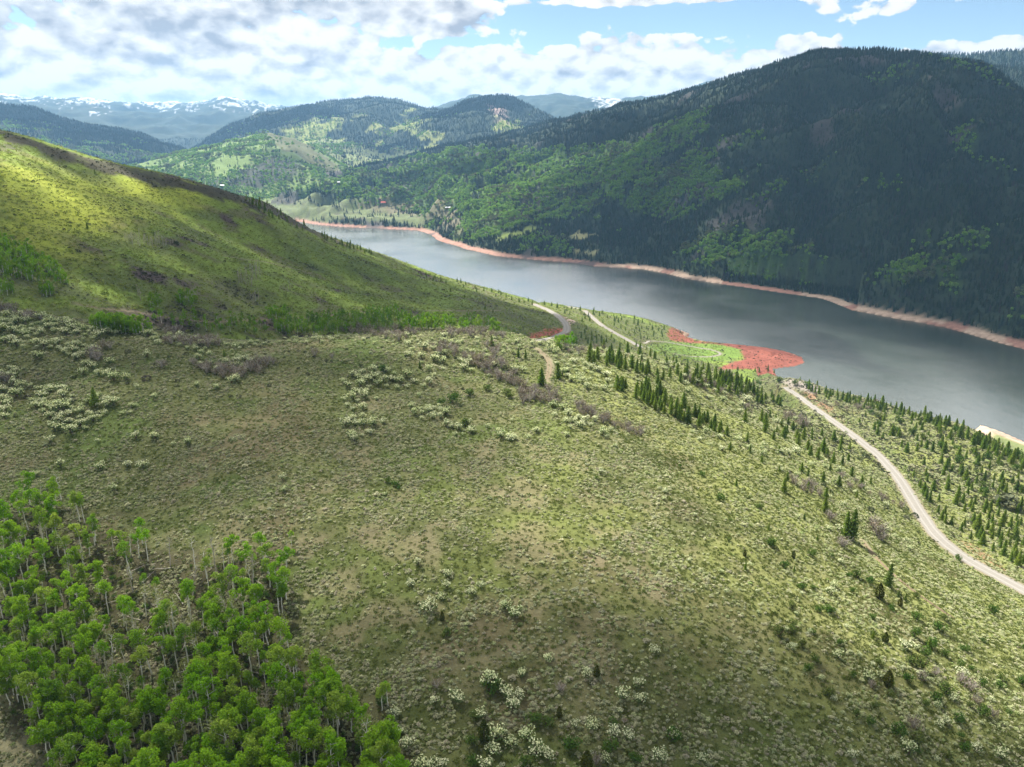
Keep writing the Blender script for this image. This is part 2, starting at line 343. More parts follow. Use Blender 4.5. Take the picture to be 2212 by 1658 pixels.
# ------------------------------------------------------------------ roads: lines on the ground, benched into it
def spline(P, step=4.):
    P = np.array(P, float); d = np.r_[0, np.cumsum(np.hypot(*np.diff(P[:, :2], axis=0).T))]
    t = np.arange(0, d[-1], step); Q = np.stack([np.interp(t, d, P[:, k]) for k in range(P.shape[1])], 1)
    n = max(3, int(24/step)) | 1; k = np.hanning(n+2)[1:-1]; k /= k.sum()
    return np.stack([np.convolve(np.pad(Q[:, i], n//2, 'edge'), k, 'valid') for i in range(Q.shape[1])], 1)
ROADS = {
 'main': ([(2300,1325),(2212,1275),(2169,1251),(2109,1221),(2062,1191),(2022,1158),(1990,1112),(1942,1033),(1898,983),(1842,940),(1795,906),(1752,876),(1722,853),(1688,831)], 7.4, 'gravel_road'),
 'hook': ([(1150,656),(1180,668),(1204,681),(1217,693),(1224,703),(1225,716),(1197,728),(1167,736)], 8.5, 'gravel_road'),
 'upper': ([(1150,655),(1194,656),(1230,663),(1256,668)], 5.5, 'gravel_road'),
 'lower': ([(1262,670),(1280,686),(1300,703),(1330,720),(1354,733),(1384,750),(1400,756)], 6.5, 'gravel_road'),
 'loop': ([(1391,742),(1404,736),(1437,738),(1474,745),(1508,751),(1542,756),(1562,765),(1535,771),(1495,770),(1441,761),(1404,753),(1391,745)], 3.6, 'gravel_road'),
 'ruts': ([(1154,750),(1180,770),(1190,783),(1187,803),(1177,836)], 2.2, 'dirt_track'),
 'trail': ([(484,553),(577,566),(637,581),(697,596)], 1.8, 'dirt_track'),
 'gully': ([(150,653),(233,670),(283,671),(360,686),(450,696),(567,690),(667,686),(737,679),(837,673),(954,671),(1087,671)], 1.6, 'dirt_track'),
 'side': ([(1858,1161),(1892,1208),(1950,1262),(2009,1305),(2109,1365)], 1.0, 'dirt_track')}
RD = np.full(A2.shape, 1e6); RL = {}
for k_, (uv, wd, nm_) in ROADS.items():
    L_ = spline([at(*p) for p in uv]); RL[k_] = L_
    rr_ = np.hypot(L_[:, 0], L_[:, 1]); aa_ = np.arctan2(L_[:, 0], L_[:, 1])
    i0, i1 = np.searchsorted(AZ, aa_.min()-25/rr_.min()), np.searchsorted(AZ, aa_.max()+25/rr_.min()); j0, j1 = np.searchsorted(RR, rr_.min()-25), np.searchsorted(RR, rr_.max()+25)
    sl_ = (slice(i0, i1), slice(j0, j1)); gx, gy = GX[sl_], GY[sl_]; best = np.full(gx.shape, 1e9); bz = np.zeros(gx.shape)
    for a_, b_ in zip(L_[:-1], L_[1:]):
        e = b_-a_; t_ = np.clip(((gx-a_[0])*e[0]+(gy-a_[1])*e[1])/(e[0]**2+e[1]**2), 0, 1); d_ = np.hypot(gx-a_[0]-t_*e[0], gy-a_[1]-t_*e[1])
        m2_ = d_ < best; best = np.where(m2_, d_, best); bz = np.where(m2_, a_[2]+t_*e[2], bz)
    wt = 1-smooth(best, wd*.5+1.0, wd*.5+(7 if wd > 4 else 2)); Z[sl_] = Z[sl_]*(1-wt)+bz*wt
    RD[sl_] = np.minimum(RD[sl_], best-wd*.5)
ELT = (Z-CAMZ)/R2; CM = np.maximum.accumulate(ELT, axis=1)

# ------------------------------------------------------------------ object helpers
def tag(o, label=None, cat=None, group=None, kind=None):
    if label: o['label'] = label
    if cat: o['category'] = cat
    if group: o['group'] = group
    if kind: o['kind'] = kind
    return o
def mesh_np(name, co, faces, mats=(), smooth_=False, mi=None):
    """co (n,3), faces: (m,k) array or list of tuples"""
    me = bpy.data.meshes.new(name)
    if isinstance(faces, np.ndarray):
        k = faces.shape[1]; m = len(faces); me.vertices.add(len(co)); me.vertices.foreach_set('co', np.asarray(co, np.float32).ravel())
        me.loops.add(m*k); me.loops.foreach_set('vertex_index', faces.astype(np.int32).ravel())
        me.polygons.add(m); me.polygons.foreach_set('loop_start', np.arange(0, m*k, k, dtype=np.int32))
        if mi is not None: me.polygons.foreach_set('material_index', np.asarray(mi, np.int32))
        me.update(calc_edges=True)
    else:
        me.from_pydata([tuple(map(float, c)) for c in co], [], [tuple(int(i) for i in f) for f in faces])
        if mi is not None: me.polygons.foreach_set('material_index', np.asarray(mi, np.int32))
    for m_ in mats: me.materials.append(m_)
    if smooth_: me.polygons.foreach_set('use_smooth', np.ones(len(me.polygons), bool))
    return me
def link(name, me, parent=None):
    o = bpy.data.objects.new(name, me); C.objects.link(o)
    if parent is not None: o.parent = parent
    return o
def newmat(name):
    m = bpy.data.materials.new(name); m.use_nodes = True; t = NT(m.node_tree); t.n.clear()
    t.out = t.node('ShaderNodeOutputMaterial'); return m, t
def foliage(name, cols, trans=.35, rough=.7, vary=.35, attr=False, gloss=.03):
    """leafy material: colour varies per tree and, by leaf, with position; light passes through the leaves"""
    m, t = newmat(name)
    oi = t.node('ShaderNodeObjectInfo'); gm = t.node('ShaderNodeNewGeometry')
    cr = t.node('ShaderNodeValToRGB', i0=oi.outputs['Random']); cr.color_ramp.interpolation = 'LINEAR'
    e = cr.color_ramp.elements; e[0].position = 0; e[0].color = cols[0]+(1,); e[1].position = 1; e[1].color = cols[-1]+(1,)
    for i, c in enumerate(cols[1:-1]):
        x = e.new((i+1)/(len(cols)-1)); x.color = c+(1,)
    isl = gm.outputs['Random Per Island']
    k = t.m('ADD', t.m('MULTIPLY', isl, vary*2), 1-vary)
    kk = t.node('ShaderNodeCombineXYZ', i0=k, i1=k, i2=k).outputs[0]
    c = t.mix(1.0, cr.outputs[0], kk, 'MULTIPLY')
    df = t.node('ShaderNodeBsdfDiffuse', i0=c); tl = t.node('ShaderNodeBsdfTranslucent', i0=t.mix(.35, c, t.mix(1.0, c, (1.3, 1.5, .5), 'MULTIPLY')))
    sh = t.node('ShaderNodeMixShader', i0=trans, i1=df.outputs[0], i2=tl.outputs[0])
    t.l.new(sh.outputs[0], t.out.inputs[0]); return m
def plain(name, col, rough=.9, var=.25, nscale=2.0, bump=0):
    m, t = newmat(name); tc = t.node('ShaderNodeTexCoord')
    n = t.noise(tc.outputs['Object'], nscale, 5, .6)
    k = t.m('ADD', t.m('MULTIPLY', n, 2*var), 1-var); kk = t.node('ShaderNodeCombineXYZ', i0=k, i1=k, i2=k).outputs[0]
    c = t.mix(1.0, col, kk, 'MULTIPLY'); b = t.node('ShaderNodeBsdfPrincipled', Base_Color=c, Roughness=rough)
    b.inputs['Specular IOR Level'].default_value = .25
    if bump: t.l.new(t.node('ShaderNodeBump', i0=bump, Height=n).outputs[0], b.inputs['Normal'])
    t.l.new(b.outputs[0], t.out.inputs[0]); return m

# ------------------------------------------------------------------ what grows where (per vertex of the sheet)
col = np.zeros(A2.shape+(3,)); con = np.zeros(A2.shape); asp = np.zeros(A2.shape)
N1 = fbm(GX, GY, 45, 4, .55, 31); N2 = fbm(GX, GY, 300, 4, .55, 32); N3 = fbm(GX, GY, 9, 3, .6, 33); N4 = fbm(GX, GY, 900, 4, .55, 34)
def lay(mask, c):
    c = np.asarray(c, float); mask = np.clip(mask, 0, 1)[..., None]
    col[:] = col*(1-mask)+c*mask
def poly(UV, soft=10., wob=12., wscale=None):
    P = np.array([at(*p)[:2] for p in UV]); rr = np.hypot(P[:, 0], P[:, 1]); aa = np.arctan2(P[:, 0], P[:, 1])
    pad = soft+wob; i0 = max(0, np.searchsorted(AZ, aa.min()-pad/rr.min())-2); i1 = min(NA, np.searchsorted(AZ, aa.max()+pad/rr.min())+2)
    j0 = max(0, np.searchsorted(RR, rr.min()*.97-pad)-2); j1 = min(NR, np.searchsorted(RR, rr.max()*1.05+pad)+2)
    out = np.zeros(A2.shape); sl_ = (slice(i0, i1), slice(j0, j1))
    d = sdist(GX[sl_], GY[sl_], P)+wob*fbm(GX[sl_], GY[sl_], wscale or max(pad*1.5, 6), 4, .6, 40)
    out[sl_] = smooth(-d, -soft, soft); return out
farm = LID < 20
nA = (LID == 20); nB = (LID == 21)
# far forest
col[:] = (.030, .044, .026)
asp_noise = N4*.7+N2*.55
patch = smooth(asp_noise, .30, .42)*np.isin(LID, (3, 4, 5, 6, 7, 9))*smooth(TT, .85, .45)
asp = np.maximum(asp, patch); con = np.where(farm, 1-asp, 0)
mead = smooth(N2+N4*.4, .42, .5)*np.isin(LID, (6, 7, 5))*smooth(TT, .75, .3)
lay(mead, (.20, .22, .07)); con *= 1-mead; asp *= 1-mead*.8
# valley floor and low far hills: meadows with patches of trees
v_ = np.isin(LID, (1, 14))*1.0
lay(v_, (.16, .19, .075)); vf = smooth(N2+.3*N1, -.05, .2)*v_
lay(v_*smooth(N1, .1, .5)*.6, (.09, .085, .06))
con = np.where(v_ > 0, vf*.5*smooth(N1, -.3, .2), con); asp = np.where(v_ > 0, smooth(-N2, -.1, .15)*.9*(R2 > 4200), asp)
# knob hill: aspen and scrub, bare brown shoulder
k_ = (LID == 10)*1.0
lay(k_, (.14, .20, .055)); asp = np.where(k_ > 0, smooth(N2+.4*N1, -.5, .1)*.6, asp); con = np.where(k_ > 0, 0.02+.5*smooth(N1, .35, .6)*smooth(TT, .5, .1), con)
b_ = poly([(570,292),(620,297),(680,322),(735,360),(760,385),(700,372),(660,345),(610,325)], 20, 35)*k_
lay(b_*.9, (.105, .105, .050)); asp *= 1-b_*.85; con *= 1-b_
b_ = poly([(560,345),(640,350),(650,380),(600,400),(500,405),(450,395),(520,370)], 25, 45)*k_
lay(b_, (.055, .06, .042)); asp *= 1-b_*.5
# left end of the big mountain: aspen slopes
for L in (11, 12, 15): con = np.where(LID == L, 1.0, con)
a_ = poly([(600,415),(700,392),(800,368),(984,322),(1040,318),(1110,322),(1180,322),(1290,318),(1400,288),(1480,270),(1500,300),(1440,335),(1500,360),(1590,345),(1640,365),(1560,400),(1480,420),(1420,455),(1330,455),(1330,500),(1270,480),(1170,480),(1080,500),(980,500),(900,462),(760,450),(640,430)], 30, 90, 260)
a_ *= np.isin(LID, (11, 12, 15, 1)); a_ *= smooth(N1*.8+N2*.5, -.50, -.25)
asp = np.maximum(asp*(1-a_), a_*.95); con *= 1-a_*.96
lay(a_, (.07, .12, .030))
for P_, s_ in [([(1480,525),(1560,510),(1650,500),(1700,512),(1740,560),(1790,590),(1740,610),(1620,598),(1530,580),(1470,560)], 1.), ([(1860,612),(1930,575),(2010,545),(2070,545),(2100,575),(2060,620),(1980,622)], .9),
               ([(1570,505),(1620,490),(1640,500),(1610,520)], .9), ([(1880,398),(1930,395),(1940,415),(1895,418)], .9), ([(2030,280),(2090,270),(2110,310),(2080,330),(2040,300)], .6), ([(2120,310),(2170,350),(2180,390),(2140,350)], .5),
               ([(1740,380),(1800,350),(1790,365),(1745,392)], .6), ([(1620,430),(1690,395),(1680,415),(1640,440)], .6), ([(1860,165),(1960,135),(1990,150),(1930,175),(1880,185)], .5), ([(2000,120),(2100,140),(2190,200),(2150,190),(2080,150)], .4), ([(1470,345),(1540,330),(1530,375),(1480,370)], .8), ([(1560,310),(1640,285),(1650,300),(1590,330)], .45), ([(1100,540),(1160,500),(1230,520),(1240,545)], .5), ([(1990,520),(2060,505),(2150,500),(2120,530),(2040,530)], .5), ([(2180,640),(2212,620),(2212,690),(2190,690)], .5)]:
    a_ = poly(P_, 14, 26, 60)*s_*np.isin(LID, (11, 12, 13)); a_ *= smooth(N1, -.6, -.1)
    asp = np.maximum(asp, a_); con *= 1-a_*.9; lay(a_, (.05, .09, .025))
# dead grey-violet timber patches
grey = smooth(fbm(GX, GY, 240, 3, .6, 51), .48, .7)*np.isin(LID, (11, 12))
# brown rock scar and sun patches painted as bright grass on the far mountain
lay(poly([(1055,225),(1085,232),(1100,262),(1110,282),(1090,275),(1070,250)], 25, 30, 60)*(LID == 7), (.30, .22, .19))
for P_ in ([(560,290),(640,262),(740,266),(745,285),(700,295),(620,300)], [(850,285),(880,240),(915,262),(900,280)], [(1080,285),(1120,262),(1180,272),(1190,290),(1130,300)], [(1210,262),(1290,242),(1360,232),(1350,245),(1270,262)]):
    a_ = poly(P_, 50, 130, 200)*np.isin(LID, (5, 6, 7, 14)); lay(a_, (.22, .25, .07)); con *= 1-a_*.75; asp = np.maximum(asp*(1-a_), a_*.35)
# meadows by the head of the lake and clearings
m1 = poly([(545,425),(610,425),(700,428),(760,436),(850,450),(905,470),(935,492),(880,482),(740,478),(640,478),(560,460)], 20, 30, 100)*np.isin(LID, (1, 15, 11))
lay(m1, (.125, .150, .065)); lay(m1*smooth(N1, .05, .4)*.6, (.085, .09, .055)); con *= 1-m1*(1-.5*smooth(N1, .42, .6)); asp *= 1-m1
m2 = poly([(1238,500),(1268,488),(1298,490),(1300,515),(1285,548),(1240,545)], 12, 14, 40)*(LID == 11); lay(m2, (.19, .19, .09)); con *= 1-m2*.93; asp *= 1-m2
m3 = poly([(1065,515),(1140,492),(1165,488),(1150,500),(1080,520)], 10, 10, 40)*(LID == 11); lay(m3, (.17, .22, .06)); con *= 1-m3; asp *= 1-m3
m4 = poly([(590,405),(700,405),(800,398),(870,385),(900,400),(860,430),(760,432),(600,420)], 20, 35, 90)*np.isin(LID, (1, 15)); lay(m4*.8, (.095, .085, .07)); con *= 1-m4*.8; asp *= 1-m4*.85
m5 = poly([(760,440),(820,430),(900,440),(980,455),(1000,500),(950,495),(900,465),(830,455)], 15, 25, 60)*np.isin(LID, (15, 11, 1)); lay(m5*.8, (.15, .13, .085)); con *= 1-m5*.7; asp *= 1-m5*.7
# snow
zz = Z; sn = (LID == 2)*smooth(zz+fbm(GX, GY, 330, 6, .8, 60)*330, 900, 1030)*smooth(A2, R(-1), R(-5))
sn = np.maximum(sn, poly([(1272,212),(1300,208),(1345,216),(1338,228),(1300,224)], 60, 140, 150)*(LID == 4)*smooth(fbm(GX, GY, 90, 3, .6, 61), -.25, .1))
sn = np.maximum(sn, poly([(1525,182),(1541,174),(1556,173),(1545,180)], 40, 60, 150)*(LID == 4))
lay(sn, (.46, .48, .52)); con *= 1-sn; asp *= 1-sn
con *= np.where((LID == 2) & (zz > 700), .15, 1)
# shore of the lake
N5 = fbm(GX, GY, 70, 2, .5, 66)
beach = smooth(DS, 0, 1)*(1-smooth(DS+N5*3, 18, 30))*(~nA)*(~nB)
redn = smooth(fbm(GX, GY, 120, 3, .6, 62)+.1*np.sin(A2*30), .12, .35)
strata = .85+.15*np.sin(Z*2.2+N5)
redn = np.maximum(redn, smooth(A2, R(9), R(2))*.85)
bc = (np.array([.42, .31, .235])*(1-redn[..., None])+np.array([.31, .17, .13])*redn[..., None])*(strata[..., None]*.5+.55)*(1+.10*N5[..., None])
lay(beach, bc); bm = smooth(DS+N5*3, 22, 28); con = np.where(farm, con*bm, con); asp = np.where(farm, asp*bm, asp)
lay(smooth(-DS, -1.5, .5)*smooth(-DS, 12, 0), (.12, .09, .065)); lay((DS < -6)*1., (.02, .03, .03))

# near hill: sage ground
g1 = np.array([.082, .092, .033]); g2 = np.array([.068, .095, .024]); g3 = np.array([.120, .092, .056])
sage_c = g1+(g2-g1)*smooth(N1, -.2, .5)[..., None]+(g3-g1)*(smooth(fbm(GX, GY, 70, 4, .6, 63), .18, .55)*.5)[..., None]
sage_c = sage_c*(1+.16*N3[..., None])
wA = ((nA | nB) & (DS > 0))*1.0
lay(nA*wA, sage_c)
def soft_at(U, V, ru, rr_):
    x, y, z = at(U, V); a = math.atan2(x, y); r = math.hypot(x, y)
    return np.exp(-(((A2-a)*r/ru)**2+((R2-r)/rr_)**2))
# greener growth with sunlight painted in: right slope, foot of the hill, road verge
lush_lit = np.clip(soft_at(1700, 950, 90, 130)+soft_at(2100, 1400, 90, 80)+soft_at(1950, 1250, 70, 80)+soft_at(1450, 880, 60, 70)*.8+soft_at(2000, 1010, 200, 220), 0, 1)*nA
lay(lush_lit*.85*smooth(N1, -.9, .3), (.21, .225, .075))
lush2 = np.clip(soft_at(1100, 1180, 60, 40)+soft_at(1350, 1060, 60, 30), 0, 1)*nA*smooth(N1, -.5, .5); lay(lush2*.45, (.15, .155, .05))
pale = np.clip(soft_at(1050, 1000, 110, 50)+soft_at(1150, 1330, 60, 30)+soft_at(950, 1150, 80, 50), 0, 1)*nA*smooth(fbm(GX, GY, 16, 3, .6, 64), -.2, .6); lay(pale*.5, (.20, .165, .105))
lay(np.clip(soft_at(0, 1640, 28, 22), 0, 1)*nA*.8, (.27, .25, .15))
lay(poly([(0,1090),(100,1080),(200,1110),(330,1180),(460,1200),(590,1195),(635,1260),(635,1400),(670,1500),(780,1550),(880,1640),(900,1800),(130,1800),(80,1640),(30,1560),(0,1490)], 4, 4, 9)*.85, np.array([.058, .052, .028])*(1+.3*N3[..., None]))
# green hill
gb = np.array([.155, .215, .036]); gb2 = np.array([.110, .140, .040]); gb3 = np.array([.12, .105, .062])
hc = gb+(gb2-gb)*smooth(N1+.5*N2, -.1, .55)[..., None]+(gb3-gb)*(smooth(fbm(GX, GY, 60, 4, .6, 65), .25, .6)*.7)[..., None]
hc = hc*(1+.14*N3[..., None])
lay(nB*wA, hc)
sunlit_paint = poly([(0,350),(150,378),(300,392),(420,400),(520,422),(470,432),(330,430),(260,500),(130,540),(0,490)], 40, 30, 90)*nB; lay(sunlit_paint*.9, (.34, .38, .045))  # sunlit patch of the hill painted brighter into the grass colour
# brown-violet brush: dark ridge edge and gully floor, brushy slopes towards the lake
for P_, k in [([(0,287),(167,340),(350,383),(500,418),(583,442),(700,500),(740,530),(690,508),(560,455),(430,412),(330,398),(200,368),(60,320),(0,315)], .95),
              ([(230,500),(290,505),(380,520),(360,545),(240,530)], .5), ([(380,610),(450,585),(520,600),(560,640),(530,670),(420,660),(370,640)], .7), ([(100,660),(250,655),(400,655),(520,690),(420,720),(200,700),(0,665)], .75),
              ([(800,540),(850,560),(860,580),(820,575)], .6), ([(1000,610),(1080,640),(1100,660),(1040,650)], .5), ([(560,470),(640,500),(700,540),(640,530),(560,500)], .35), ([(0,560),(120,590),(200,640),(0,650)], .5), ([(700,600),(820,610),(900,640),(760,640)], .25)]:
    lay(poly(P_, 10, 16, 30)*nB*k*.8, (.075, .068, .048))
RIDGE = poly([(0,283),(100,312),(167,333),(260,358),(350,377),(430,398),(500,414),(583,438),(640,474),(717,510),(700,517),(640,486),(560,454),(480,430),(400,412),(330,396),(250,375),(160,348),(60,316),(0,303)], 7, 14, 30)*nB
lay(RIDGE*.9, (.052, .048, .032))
lay(poly([(1110,640),(1260,670),(1440,706),(1500,770),(1560,800),(1400,775),(1290,755),(1200,745),(1090,700),(960,700),(1000,660)], 12, 16, 40)*nB*.7, (.10, .105, .045))
lay(poly([(600,545),(680,520),(790,560),(860,590),(840,610),(760,600),(650,580)], 15, 14, 40)*nB*.6, (.075, .115, .026))
# shore point: red flats, green lawn
redp = spit*smooth(DS, 0, 1.5)*nB
tipr = (nA | nB)*(R2 > 1085)*(A2 > R(14))*(A2 < R(24))*(DS > 0)*(DS < 26)*1.0
red_c = np.array([.215, .072, .050])*(1+.06*N3[..., None]+.06*np.sin(DS*.5)[..., None])
lay(tipr, red_c)
lay(poly([(1440,722),(1452,706),(1490,712),(1500,735),(1600,742),(1700,757),(1745,784),(1700,796),(1550,797),(1575,786),(1610,775),(1590,752),(1500,742),(1450,738)], 2.5, 3, 10)*(DS > 0), red_c)
lay(poly([(1440,733),(1500,741),(1560,745),(1600,755),(1605,770),(1570,778),(1500,778),(1420,765),(1395,748)], 4, 4, 15)*nB*.9, (.12, .19, .035))
# red road cut
cut = poly([(1137,740),(1145,722),(1180,710),(1228,706),(1222,720),(1200,733),(1165,748)], 3, 4, 8)*nB; lay(cut, np.array([.33, .10, .065])*(1+.25*np.sin(Z*3.)[..., None]))
# shore strip under the near slope, and the sandy beach at the right
lay(poly([(2085,905),(2118,916),(2212,952),(2250,965),(2250,1020),(2208,990),(2130,945)], 4, 3, 10)*(nA | nB)*(DS < 60), (.50, .40, .30))
lay(smooth(DS, 0, 1)*smooth(DS, 9, 6)*(nA | (nB & (spit < .5)))*(1-tipr), (.34, .24, .17))
# bare ground round the turn-out, roadside cuts
lay(poly([(1735,845),(1760,850),(1800,880),(1830,915),(1800,905),(1760,872)], 3, 4, 12)*nA*.8, (.25, .14, .09))
lay(poly([(2060,1165),(2100,1175),(2140,1205),(2190,1240),(2170,1235),(2110,1205)], 2, 3, 8)*nA*.8, (.27, .17, .10))
lay(poly([(1840,925),(1900,955),(1960,1000),(1990,1060),(1960,1040),(1900,975)], 4, 5, 14)*nA*.8, (.16, .21, .05))
lay(poly([(1590,830),(1700,835),(1740,870),(1700,870),(1640,850)], 4, 6, 14)*nA*.5, (.09, .10, .045))
lay(grey*.8, (.075, .068, .066))
lay((1-smooth(RD, .3, 2.2))*.75*(R2 > 300), (.21, .18, .12))
lay(poly([(1680,828),(1715,817),(1748,822),(1768,836),(1765,852),(1738,845),(1708,838)], 2, 2, 8), (.25, .22, .19)); lay(poly([(1208,682),(1226,686),(1244,694),(1232,701),(1224,700)], 1.5, 1, 8), (.40, .30, .25))
col = np.clip(col, .008, .95)
NEARF = 1-smooth(R2, 900, 2000)

# ------------------------------------------------------------------ ground sheet
ii = np.arange(NA-1)[:, None]*NR+np.arange(NR-1)[None]
quads = np.stack([ii, ii+NR, ii+NR+1, ii+1], -1).reshape(-1, 4)
co = np.stack([GX, GY, Z], -1).reshape(-1, 3)
capv = len(co); co = np.vstack([co, [[0, 0, 186]]])
def make_ground():
    m, t = newmat('ground_cover')
    at_ = t.node('ShaderNodeAttribute', {'attribute_name': 'cover'}); tc = t.node('ShaderNodeTexCoord'); P = tc.outputs['Object']
    nf = t.node('ShaderNodeAttribute', {'attribute_name': 'nearness'}).outputs['Fac']
    n1 = t.noise(P, 1.1, 5, .7); n2 = t.noise(P, .16, 5, .6); n3 = t.noise(P, 5., 3, .6)
    k = t.m('ADD', t.m('MULTIPLY', n1, 1.1), .45); k = t.m('MULTIPLY', k, t.m('ADD', t.m('MULTIPLY', n2, .7), .65))
    k = t.m('MULTIPLY', k, t.m('ADD', t.m('MULTIPLY', n3, .6), .7)); n4 = t.noise(P, .045, 8, .75); k = t.m('MULTIPLY', k, t.m('ADD', t.m('MULTIPLY', n4, 1.3), .38))
    kk = t.node('ShaderNodeCombineXYZ', i0=k, i1=k, i2=k).outputs[0]
    c = t.mix(1.0, at_.outputs['Color'], kk, 'MULTIPLY')
    b = t.node('ShaderNodeBsdfPrincipled', Base_Color=c, Roughness=.95); b.inputs['Specular IOR Level'].default_value = .1
    h = t.m('ADD', t.m('MULTIPLY', n1, .5), t.m('MULTIPLY', n2, 1.6))
    bp = t.node('ShaderNodeBump', Strength=.8, Distance=.8, Height=h)
    t.l.new(bp.outputs[0], b.inputs['Normal']); t.l.new(b.outputs[0], t.out.inputs[0])
    me = mesh_np('ground', co, quads, [m], True)
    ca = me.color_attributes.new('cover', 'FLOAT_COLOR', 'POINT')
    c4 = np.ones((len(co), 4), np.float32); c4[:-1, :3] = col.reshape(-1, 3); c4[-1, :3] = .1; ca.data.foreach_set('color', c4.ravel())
    na_ = me.attributes.new('nearness', 'FLOAT', 'POINT'); v = np.ones(len(co), np.float32); v[:-1] = NEARF.ravel(); na_.data.foreach_set('value', v)
    tag(link('ground', me), 'hillsides, valley and mountains covered in sagebrush and forest', None, None, 'structure')
make_ground()

# ------------------------------------------------------------------ lake
def make_lake():
    m, t = newmat('lake_water'); tc = t.node('ShaderNodeTexCoord'); P = tc.outputs['Object']
    mp = t.node('ShaderNodeMapping', Vector=P, Rotation=(0, 0, R(25)), Scale=(1, .45, 1)).outputs[0]
    n1 = t.noise(mp, .35, 4, .65); n2 = t.noise(mp, .05, 4, .6); n3 = t.noise(P, .004, 3, .6)
    h = t.m('ADD', t.m('MULTIPLY', n1, .55), t.m('MULTIPLY', n2, 1.3))
    bp = t.node('ShaderNodeBump', Strength=.22, Distance=1.0, Height=h)
    b = t.node('ShaderNodeBsdfPrincipled', Base_Color=t.mix(n3, (.026, .038, .030), (.036, .048, .036)), Roughness=t.node('ShaderNodeMapRange', i0=n3, i1=.4, i2=.6, i3=.17, i4=.24).outputs[0], Normal=bp.outputs[0]); b.inputs['IOR'].default_value = 1.45
    t.l.new(b.outputs[0], t.out.inputs[0])
    xs = np.linspace(-2600, 3200, 60); ys = np.linspace(150, 4700, 50); gx, gy = np.meshgrid(xs, ys)
    inside = sdist(gx, gy, lake) < 160
    idx = np.arange(gx.size).reshape(gx.shape)
    q = np.stack([idx[:-1, :-1], idx[:-1, 1:], idx[1:, 1:], idx[1:, :-1]], -1)
    keep = inside[:-1, :-1] | inside[:-1, 1:] | inside[1:, 1:] | inside[1:, :-1]
    q = q[keep].reshape(-1, 4); used = np.unique(q); re_ = -np.ones(gx.size, int); re_[used] = np.arange(len(used))
    co_ = np.stack([gx.ravel(), gy.ravel(), gx.ravel()*0], -1)[used]
    tag(link('lake', mesh_np('lake', co_, re_[q], [m])), 'long narrow reservoir with wind-rippled grey-blue water', None, None, 'structure')
make_lake()

# ------------------------------------------------------------------ haze
def box(x0, x1, y0, y1, z0, z1):
    v = [(x, y, z) for x in (x0, x1) for y in (y0, y1) for z in (z0, z1)]
    f = [(0, 1, 3, 2), (4, 6, 7, 5), (0, 4, 5, 1), (2, 3, 7, 6), (0, 2, 6, 4), (1, 5, 7, 3)]
    return v, f
HT = max(float(Z.max())+30, 1150); print('HT', HT, [(k, float(Z[LID == k].max()) if (LID == k).any() else 0) for k in range(1, 22)])
hm, t = newmat('haze'); pv = t.node('ShaderNodeVolumePrincipled'); pv.inputs['Color'].default_value = (.32, .62, 1.0, 1); pv.inputs['Density'].default_value = 3.9e-5; pv.inputs['Anisotropy'].default_value = .2
t.l.new(pv.outputs[0], t.out.inputs['Volume'])
v, f = box(-21000, 21000, -21000, 21000, float(Z.min())-70, HT)
tag(link('haze', mesh_np('haze', v, f, [hm])), 'thin blue air between the far mountains', None, None, 'stuff')

# ------------------------------------------------------------------ cloud cover overhead, throws the shade
cm, t = newmat('cloud_vapour'); pv = t.node('ShaderNodeVolumePrincipled'); pv.inputs['Color'].default_value = (1, 1, 1, 1); pv.inputs['Density'].default_value = .035
t.l.new(pv.outputs[0], t.out.inputs['Volume'])
def ico(sub):
    import bmesh
    bm = bmesh.new(); bmesh.ops.create_icosphere(bm, subdivisions=sub, radius=1); v = np.array([p.co[:] for p in bm.verts]); f = np.array([[q.index for q in p.verts] for p in bm.faces]); bm.free(); return v, f
IV, IF = ico(4)
cl_co, cl_f = [], []; ncl = 0
def shade_cloud(U, V, ru, rv, zc=None, rot=0., th=260., full=0, xy=None):
    """a cloud placed up the sun's ray from the ground point it shades; ru, rv: half sizes in metres across and along the view"""
    global ncl
    x, y, z = at(U, V) if xy is None else xy
    zc = zc or HT+500; k = (zc-z)/SD[2]; cx, cy = x+SD[0]*k, y+SD[1]*k
    v = IV.copy(); s = ncl*3.7
    nn = 1+.20*perlin(v[:, 0]*1.6+s, v[:, 1]*1.6+v[:, 2]*1.3)+.09*perlin(v[:, 0]*4+s, v[:, 1]*4-v[:, 2]*4)
    v = v*nn[:, None]; v[:, 2] = np.where(v[:, 2] < 0, v[:, 2]*.35, v[:, 2])
    c, s_ = math.cos(rot), math.sin(rot); x_, y_ = v[:, 0]*ru, v[:, 1]*rv
    v = np.stack([x_*c-y_*s_+cx, x_*s_+y_*c+cy, v[:, 2]*th+zc], -1)
    cl_co.append(v); cl_f.append(IF+ncl*len(IV)); ncl += 1
